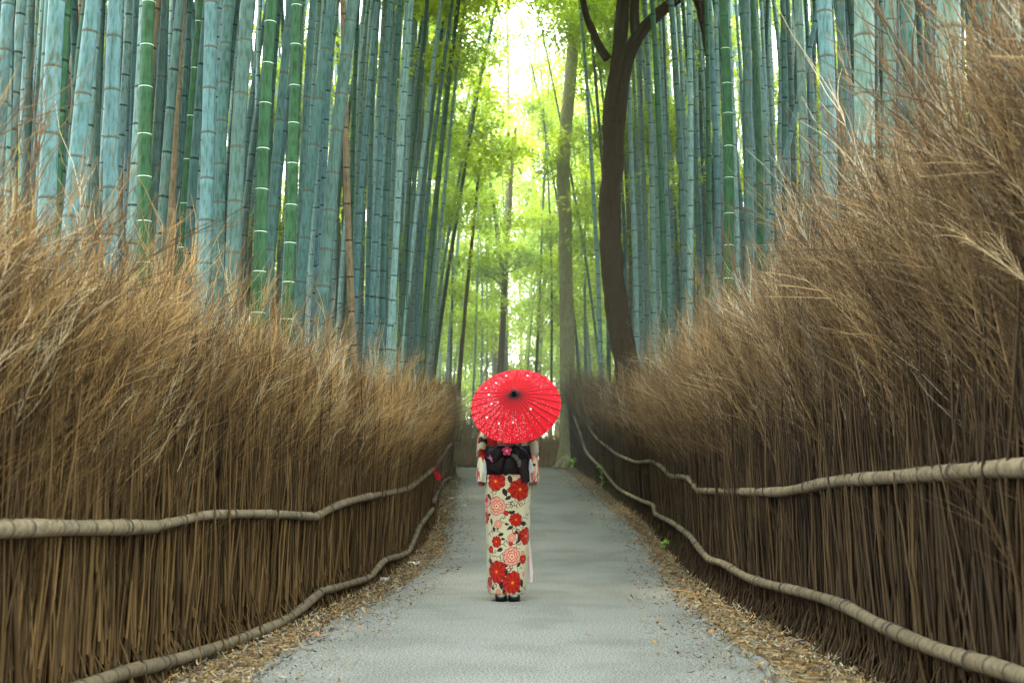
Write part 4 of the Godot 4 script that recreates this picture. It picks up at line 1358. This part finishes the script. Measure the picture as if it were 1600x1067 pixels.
	obj("collar", col.mesh(), mat(lin(.75, .74, .7), .7), o)
	# sash, its bow and the flower on it
	var sash_mat := mat(Color.WHITE, .45, false, noise_tex(256, .035, 3, [[0.0, Color(.05, .035, .05)], [.55, Color(.075, .06, .075)], [.62, Color(.22, .13, .15)], [.66, Color(.07, .055, .07)], [1.0, Color(.09, .07, .09)]], 15), Vector3(5, 5, 5), false)
	var sash := Shape.new()
	rows = []
	for y in [[.9, .0], [.905, .014], [.96, .016], [1.01, .015], [1.06, .015], [1.112, .013], [1.118, .0]]:
		var row := []
		for j in 64:
			var th := TAU * j / 64.0
			row.append(Vector3(.003 + sin(th) * (.172 + y[1]), y[0], .006 + cos(th) * (.128 + y[1])))
		rows.append(row)
	sash.sheet(rows, true)
	var sash_o := obj("sash", sash.mesh(), sash_mat, o)
	var folds := [
		[[Vector3(.01, 1.085, .165), Vector3(-.05, 1.075, .19), Vector3(-.11, 1.04, .185), Vector3(-.155, 1.0, .15)], [.025, .045, .06, .045], [.014, .022, .024, .014], Vector3(.2, 1, 0)],
		[[Vector3(-.01, 1.085, .165), Vector3(.05, 1.08, .19), Vector3(.1, 1.05, .19), Vector3(.15, 1.0, .15)], [.025, .042, .055, .04], [.014, .022, .024, .014], Vector3(-.2, 1, 0)],
		[[Vector3(-.03, 1.07, .175), Vector3(-.07, 1.0, .185), Vector3(-.1, .93, .18)], [.03, .05, .055], [.012, .014, .009], Vector3(1, 0, 0)],
		[[Vector3(.05, 1.075, .18), Vector3(.10, 1.0, .19), Vector3(.125, .92, .185), Vector3(.135, .845, .185)], [.026, .036, .036, .03], [.013, .014, .011, .006], Vector3(1, .1, 0)],
		[[Vector3(-.02, 1.1, .17), Vector3(.005, 1.07, .195), Vector3(-.0, 1.035, .17)], [.03, .034, .03], [.012, .014, .012], Vector3(1, 0, 0)]]
	for fd in folds:
		var s := Shape.new()
		band(s, fd[0], fd[1], fd[2], fd[3])
		obj("bow", s.mesh(), sash_mat, sash_o)
	var grey_cloth := mat(lin(.16, .15, .14), .6, false, noise_tex(128, .05, 3, [[0.0, grey(.35)], [.5, grey(.7)], [1.0, grey(1.0)]], 17), Vector3(9, 9, 9), false)
	var tie := Shape.new()
	band(tie, [Vector3(.03, 1.05, .205), Vector3(.06, 1.035, .215), Vector3(.085, 1.0, .212), Vector3(.088, .96, .207)], [.012, .017, .017, .008], [.005, .006, .006, .004], Vector3(.6, .8, 0))
	obj("tie", tie.mesh(), grey_cloth, sash_o)
	var pink := mat(lin(.55, .05, .13), .6)
	for q in 5:
		var s := Shape.new()
		var an := TAU * q / 5.0 + .3
		var dv := Vector3(cos(an), sin(an), .15)
		band(s, [Vector3(-.005, 1.078, .214), Vector3(-.005, 1.078, .214) + dv * .016, Vector3(-.005, 1.078, .214) + dv * .036], [.006, .015, .010], [.003, .004, .003], Vector3(-sin(an), cos(an), 0))
		obj("petal", s.mesh(), pink, sash_o)
	var bead := SphereMesh.new()
	bead.radius = .007
	bead.height = .014
	bead.radial_segments = 10
	bead.rings = 5
	obj("bead", bead, white, sash_o, Vector3(-.005, 1.078, .22))
	var sprig := Shape.new()
	band(sprig, [Vector3(-.15, 1.03, .188), Vector3(-.125, 1.022, .205), Vector3(-.105, 1.025, .21)], [.003, .008, .003], [.002, .002, .002], Vector3(0, 1, 0))
	band(sprig, [Vector3(-.13, 1.05, .195), Vector3(-.125, 1.02, .207), Vector3(-.11, .995, .207)], [.003, .007, .003], [.002, .002, .002], Vector3(1, 0, 0))
	obj("blossom_sprig", sprig.mesh(), mat(lin(.25, .07, .14), .6), sash_o)
	var flap := Shape.new()
	band(flap, [Vector3(.158, .43, -.02), Vector3(.168, .3, -.02), Vector3(.178, .18, -.02), Vector3(.176, .1, -.02)], [.008, .012, .012, .010], [.003, .003, .003, .003], Vector3(1, 0, 0))
	obj("hem_flap", flap.mesh(), mat(lin(.42, .33, .34), .7), o)
	# sandals
	for s in [-1.0, 1.0]:
		var so := Shape.new()
		rows = []
		for y in [[-.028, .0], [-.028, 1.0], [-.002, 1.04], [.004, 1.0], [.004, .0]]:
			var row := []
			for j in 24:
				var th := TAU * j / 24.0
				var cxp := signf(cos(th)) * pow(absf(cos(th)), .6)
				var czp := signf(sin(th)) * pow(absf(sin(th)), .6)
				row.append(Vector3(s * .048 + cxp * .043 * y[1], y[0], -.03 + czp * .118 * y[1]))
			rows.append(row)
		so.sheet(rows, true)
		var sd := obj("sandal", so.mesh(), black, o)
		var heel := Shape.new()
		flesh(heel, [[Vector3(s * .048, .028, .055), Vector3(s * .048, .035, -.1), .034, .034]], .008, .01)
		obj("tabi", heel.mesh(), mat(lin(.55, .54, .5), .8), sd)
		var strap := Shape.new()
		strap.tube(PackedVector3Array([Vector3(s * .087, .006, -.02), Vector3(s * .078, .06, -.06), Vector3(s * .048, .072, -.10), Vector3(s * .018, .06, -.06), Vector3(s * .009, .006, -.02)]), PackedFloat32Array([.006, .007, .006, .007, .006]), 8)
		obj("strap", strap.mesh(), mat(lin(.3, .02, .03), .6), sd)

# ---------- the parasol
func parasol_print() -> ImageTexture:
	var n := 900
	var im := Image.create(n, n, false, Image.FORMAT_RGB8)
	var red := Color(.60, .015, .08)
	im.fill(red)
	var r2 := RandomNumberGenerator.new()
	r2.seed = 12
	# a: 0 right, 90 down, 180 left, 270 up
	var inner := func(a: float) -> float: return .42 + .17 * maxf(-sin(a), 0.0) - .07 * maxf(-cos(a), 0.0) - .08 * maxf(sin(a), 0.0)
	for i in 5000:
		var a := r2.randf_range(0, TAU)
		var q := sqrt(r2.randf())
		if q < inner.call(a) + .02 or q > .99: continue
		var amount := .28 + .5 * maxf(-cos(a), 0) + .45 * maxf(sin(a), 0) + .5 * maxf(-sin(a), 0)
		if cos(a) > .4 and sin(a) > -.5: amount *= .55 - .3 * q
		if r2.randf() > amount * .55: continue
		var rad := r2.randf_range(1.2, 2.6)
		var c := Vector2(.5 + .5 * q * cos(a), .5 + .5 * q * sin(a)) * n
		var tone := Color(.95, .82, .84).lerp(Color(.9, .35, .4), r2.randf() * .6)
		for y in range(int(c.y - 4), int(c.y + 5)):
			for x in range(int(c.x - 4), int(c.x + 5)):
				if x >= 0 and y >= 0 and x < n and y < n and Vector2(x, y).distance_to(c) < rad:
					im.set_pixel(x, y, tone)
	for f in [[200, .62], [172, .52], [150, .72], [122, .66], [168, .38], [95, .58], [40, .45], [215, .8], [255, .8], [290, .78], [232, .7]]:
		var a := deg_to_rad(f[0])
		var c := Vector2(.5 + .5 * f[1] * cos(a), .5 + .5 * f[1] * sin(a)) * n
		for y in range(int(c.y - 12), int(c.y + 13)):
			for x in range(int(c.x - 12), int(c.x + 13)):
				if x < 0 or y < 0 or x >= n or y >= n: continue
				var d := Vector2(x, y) - c
				if d.length() < 11.0 * (.5 + .5 * absf(cos(d.angle() * 2.5 + a))) and d.length() > 2.5:
					im.set_pixel(x, y, Color(.93, .84, .86))
	# the dark dye round the cap
	for y in range(n / 2 - 60, n / 2 + 60):
		for x in range(n / 2 - 60, n / 2 + 60):
			var q := Vector2(x - n / 2, y - n / 2).length() / 58.0
			if q < 1.0: im.set_pixel(x, y, Color(.16, .04, .13).lerp(red, clampf(q * q * 1.2 - .1, 0, 1)))
	return ImageTexture.create_from_image(im)

func canopy_point(q: float, a: float, sag: float) -> Vector3:
	# q: 0 at the cap, 1 at the rim
	var y := -.145 * (.86 * q + .14 * q * q) - sag
	return Vector3(cos(a) * .337 * q, y, sin(a) * .337 * q)

func parasol() -> void:
	var y := PARASOL_AXIS.normalized()
	var x := (Vector3.RIGHT - y * y.x).normalized()
	var o := thing("paper_parasol", HUB)
	o.basis = Basis(x, y, x.cross(y))
	tag(o, "round red paper parasol with dark ribs and white dots, resting on the woman's shoulder", "parasol")
	var ribs := 30
	var s := Shape.new()
	var rows := []
	var uvs := []
	for i in 15:
		var q := .03 + .97 * i / 14.0
		var row := []
		var ur := []
		for j in ribs * 4:
			var a := TAU * j / (ribs * 4.0)
			var m: float = [0.0, .75, 1.0, .75][j % 4]
			var p := canopy_point(q * (1.0 - .012 * m * (1.0 if i == 14 else 0.0)), a, .0045 * m * q)
			row.append(p)
			ur.append(Vector2(.5 + .5 * q * cos(a), .5 + .5 * q * sin(a)))
		rows.append(row)
		uvs.append(ur)
	s.sheet(rows, true, uvs)
	var paper := mat(Color.WHITE, .55, false, parasol_print())
	paper.metallic_specular = .2
	paper.backlight_enabled = true
	paper.backlight = Color(.5, .3, .3)
	obj("canopy", s.mesh(), paper, o)
	var wood := mat(lin(.035, .018, .018), .5)
	var rib := Shape.new()
	var rp := PackedVector3Array()
	var rads := PackedFloat32Array()
	for i in 8:
		var q := .05 + 1.0 * i / 7.0
		rp.append(canopy_point(q, 0, -.0034))
		rads.append(.0021 if i < 7 else .0026)
	rib.tube(rp, rads, 5)
	var rm := rib.mesh()
	var strut := Shape.new()
	strut.tube(PackedVector3Array([Vector3(.014, -.26, 0), canopy_point(.55, 0, .006)]), PackedFloat32Array([.002, .002]), 4)
	var sm := strut.mesh()
	for k in ribs:
		obj("rib", rm, wood, o).rotation.y = -TAU * k / ribs
		obj("strut", sm, wood, o).rotation.y = -TAU * k / ribs
	var cap := Shape.new()
	var black := mat(lin(.012, .01, .016), .35)
	cap.tube(PackedVector3Array([Vector3(0, -.012, 0), Vector3(0, .0, 0), Vector3(0, .012, 0), Vector3(0, .03, 0), Vector3(0, .042, 0), Vector3(0, .046, 0)]), PackedFloat32Array([.026, .024, .017, .0155, .0165, .012]), 16)
	obj("cap", cap.mesh(), black, o)
	var runner := Shape.new()
	runner.tube(PackedVector3Array([Vector3(0, -.28, 0), Vector3(0, -.24, 0)]), PackedFloat32Array([.018, .018]), 12)
	obj("runner", runner.mesh(), black, o)
	var pole := Shape.new()
	pole.tube(PackedVector3Array([Vector3(0, -.01, 0), Vector3(0, -.5, 0), Vector3(0, -.95, 0)]), PackedFloat32Array([.009, .0095, .011]), 12)
	obj("pole", pole.mesh(), mat(lin(.25, .16, .08), .5), o)


# ---------- small things
func floor_at(x: float, d: float, lift := .012) -> Vector3:
	return Vector3(x, ground(d) + lift, -d)

func blade(length: float, width: float, curl: float) -> ArrayMesh:
	var s := Shape.new()
	var rows := []
	for i in 5:
		var t := i / 4.0
		var w := width * sin(PI * clampf(t * .92 + .05, 0, 1))
		rows.append([Vector3((t - .5) * length, curl * (t - .5) * (t - .5) * 4, -w), Vector3((t - .5) * length, curl * (t - .5) * (t - .5) * 4 - w * .25, 0), Vector3((t - .5) * length, curl * (t - .5) * (t - .5) * 4, w)])
	s.sheet(rows)
	return s.mesh()

func details() -> void:
	# leaf litter on both edges of the path
	for side in [-1.0, 1.0]:
		var kinds := [blade(.06, .0055, .012), blade(.035, .008, .008), blade(.09, .003, .02)]
		var root := thing("leaf_litter")
		tag(root, "dry bamboo leaf litter strewn along the %s edge of the path" % ("left" if side < 0 else "right"), "leaf litter", "", "stuff")
		for k in 3:
			rng.seed = 900 + k + int(side) * 10
			var where := []
			var tint := []
			for i in 3800:
				var d := 3.0 + pow(rr(0, 1), 1.25) * 22.5
				var fence_x := at_depth(LEFT_LINE if side < 0 else RIGHT_LINE, d)
				var path_x := at_depth(PATH_LEFT if side < 0 else PATH_RIGHT, d)
				var f := (1.0 - pow(rr(0, 1), .8) * 1.12) if rr(0, 1) < .86 else 1.0 + pow(rr(0, 1), 3.0) * .9
				var x := lerpf(fence_x, path_x + side * -.06, f)
				var b := Basis.from_euler(Vector3(rr(-.5, .5), rr(0, TAU), rr(-.35, .35))).scaled(Vector3.ONE * rr(.6, 1.25))
				where.append(Transform3D(b, floor_at(x, d, rr(.008, .03))))
				var c: Color = [Color(.30, .23, .13), Color(.42, .34, .22), Color(.2, .14, .08), Color(.36, .32, .25), Color(.34, .22, .08), Color(.26, .24, .2)][rng.randi() % 6]
				if rr(0, 1) < .05: c = Color(.5, .2, .03)
				tint.append(c * rr(.3, .75))
			many("dry_leaves", kinds[k], M.litter, where, tint, root)
	# single leaves lying on the asphalt
	var orange := mat(lin(.30, .13, .025), .7)
	var leaf := blade(.10, .02, .02)
	var n := 0
	for p in [[1046, 5.0], [0, 0]]: pass
	for p in [[.94, 7.97, "orange leaf lying on the asphalt, nearest of three by the right edge"], [.92, 7.42, "small orange leaf on the asphalt below two others at right"], [.82, 7.82, "tiny orange leaf on the asphalt, left one of three"], [1.17, 7.35, "brown-orange leaf at the litter edge on the right"], [.80, 6.9, "pale orange leaf alone on the near asphalt at right"], [.45, 7.2, "small rust leaf near the middle of the path"], [-1.16, 7.6, "orange leaf at the litter edge on the left"], [-.98, 8.3, "ochre leaf curled on the left path edge"]]:
		var o := obj("fallen_leaf", leaf, orange, null, floor_at(p[0], p[1], .032))
		o.rotation = Vector3(rr(-.2, .2), n * 1.3, rr(-.2, .2))
		o.scale = Vector3.ONE * rr(.45, .75)
		tag(o, p[2], "leaf", "fallen leaves on the path")
		n += 1
	# grit worn out of the asphalt
	var bit := Shape.new()
	bit.tube(PackedVector3Array([Vector3(0, -.3, 0), Vector3(.05, .15, 0), Vector3(0, .4, .1)]), PackedFloat32Array([.5, .45, .15]), 5)
	rng.seed = 940
	var spots := []
	var tones := []
	for i in 13000:
		var d := 4.5 + pow(rr(0, 1), 1.4) * 18.0
		var x := lerpf(at_depth(PATH_LEFT, d), at_depth(PATH_RIGHT, d), rr(0, 1))
		var size := rr(.004, .011)
		spots.append(Transform3D(Basis.from_euler(Vector3(rr(-.4, .4), rr(0, TAU), rr(-.4, .4))).scaled(Vector3(size * rr(1, 1.7), size * .5, size)), floor_at(x, d, .009)))
		tones.append(grey(.1 if rr(0, 1) < .4 else rr(.2, .38)))
	tag(many("grit", bit.mesh(), M.litter, spots, tones), "loose grit scattered over the asphalt path", "grit")
	# paper scraps and a stone
	var white := mat(lin(.75, .76, .78), .8)
	for p in [[-.94, 18.9, .09, "white paper scrap on the litter at the left bend"], [-.70, 17.9, .08, "white paper scrap on the asphalt left of the woman"], [-1.03, 25.6, .1, "white scrap at the foot of the far low fence"], [1.68, 11.15, .1, "crumpled white scrap in the litter by the right fence"], [-.98, 12.1, .13, "pale bark strip lying in the litter by the left fence"]]:
		rng.seed = 950 + int(p[1] * 10)
		var s := Shape.new()
		var rows := []
		for i in 5:
			var row := []
			for j in 5:
				row.append(Vector3((i - 2) * p[2] * .22, rr(0, .35) * p[2] * .5, (j - 2) * p[2] * .14 + rr(-.01, .01)))
			rows.append(row)
		s.sheet(rows)
		var o := obj("paper_scrap", s.mesh(), white, null, floor_at(p[0], p[1], .012))
		o.rotation.y = p[1]
		tag(o, p[3], "scrap")
	var st := SphereMesh.new()
	st.radius = .055
	st.height = .06
	st.radial_segments = 12
	st.rings = 6
	var stone_o := obj("stone", st, mat(lin(.3, .31, .31), .9, false, noise_tex(128, .05, 3, [[0.0, grey(.7)], [1.0, grey(1.0)]], 66), Vector3(8, 8, 8)), null, floor_at(-1.12, 10.75, .015))
	stone_o.scale = Vector3(1.2, .8, .9)
	tag(stone_o, "small grey stone in the litter by the left fence", "stone")
	# red ribbon on the left upper rail
	var rb := thing("red_ribbon", LEFT_UPPER[2][6] + Vector3(.035, 0, .02))
	tag(rb, "red cloth ribbon tied round the left upper rail", "ribbon")
	var red := mat(lin(.55, .01, .03), .7)
	var kn := Shape.new()
	var loop := PackedVector3Array()
	var lr := PackedFloat32Array()
	for q in 13:
		var a := TAU * q / 12.0
		loop.append(Vector3(cos(a) * .034 - .03, sin(a) * .034, .006 * sin(a * 2)))
		lr.append(.009)
	kn.tube(loop, lr, 6)
	obj("knot", kn.mesh(), red, rb)
	for q in 2:
		var s := Shape.new()
		var rows := []
		for i in 6:
			var t := i / 5.0
			var row := []
			for j in 4:
				var w := (j / 3.0 - .5) * (.022 + .03 * t)
				row.append(Vector3(w + .05 * t + q * .02, -.02 - .11 * t * (1.0 - q * .25), .02 + .012 * sin(j * 2.5 + i) + q * .012))
			rows.append(row)
		s.sheet(rows)
		obj("tail", s.mesh(), red, rb)
	# a green weed at the foot of the right fence
	var gm := mat(lin(.035, .11, .015), .6)
	gm.backlight_enabled = true
	gm.backlight = Color(.8, 1, .5)
	for w in [[1.50, 20.6, .42, "green leafy weed climbing the foot of the right fence"], [1.72, 13.6, .09, "small green sprout under the lower right rail"], [1.24, 25.0, .22, "yellow-green moss tuft beside the grey trunk's roots"]]:
		var o := thing("weed", floor_at(w[0], w[1], 0))
		tag(o, w[3], "weed")
		rng.seed = 970 + int(w[1])
		var stem := Shape.new()
		stem.tube(PackedVector3Array([Vector3.ZERO, Vector3(.02, w[2] * .5, .02), Vector3(-.01, w[2], .0)]), PackedFloat32Array([.004, .003, .0015]), 5)
		obj("stem", stem.mesh(), gm, o)
		var lm := blade(.08, .018, .012)
		for q in 16:
			var l := obj("leaf", lm, gm, o, Vector3(rr(-.06, .06), w[2] * rr(.15, 1.0), rr(-.04, .06)))
			l.rotation = Vector3(rr(-.8, .8), rr(0, TAU), rr(-.8, .8))
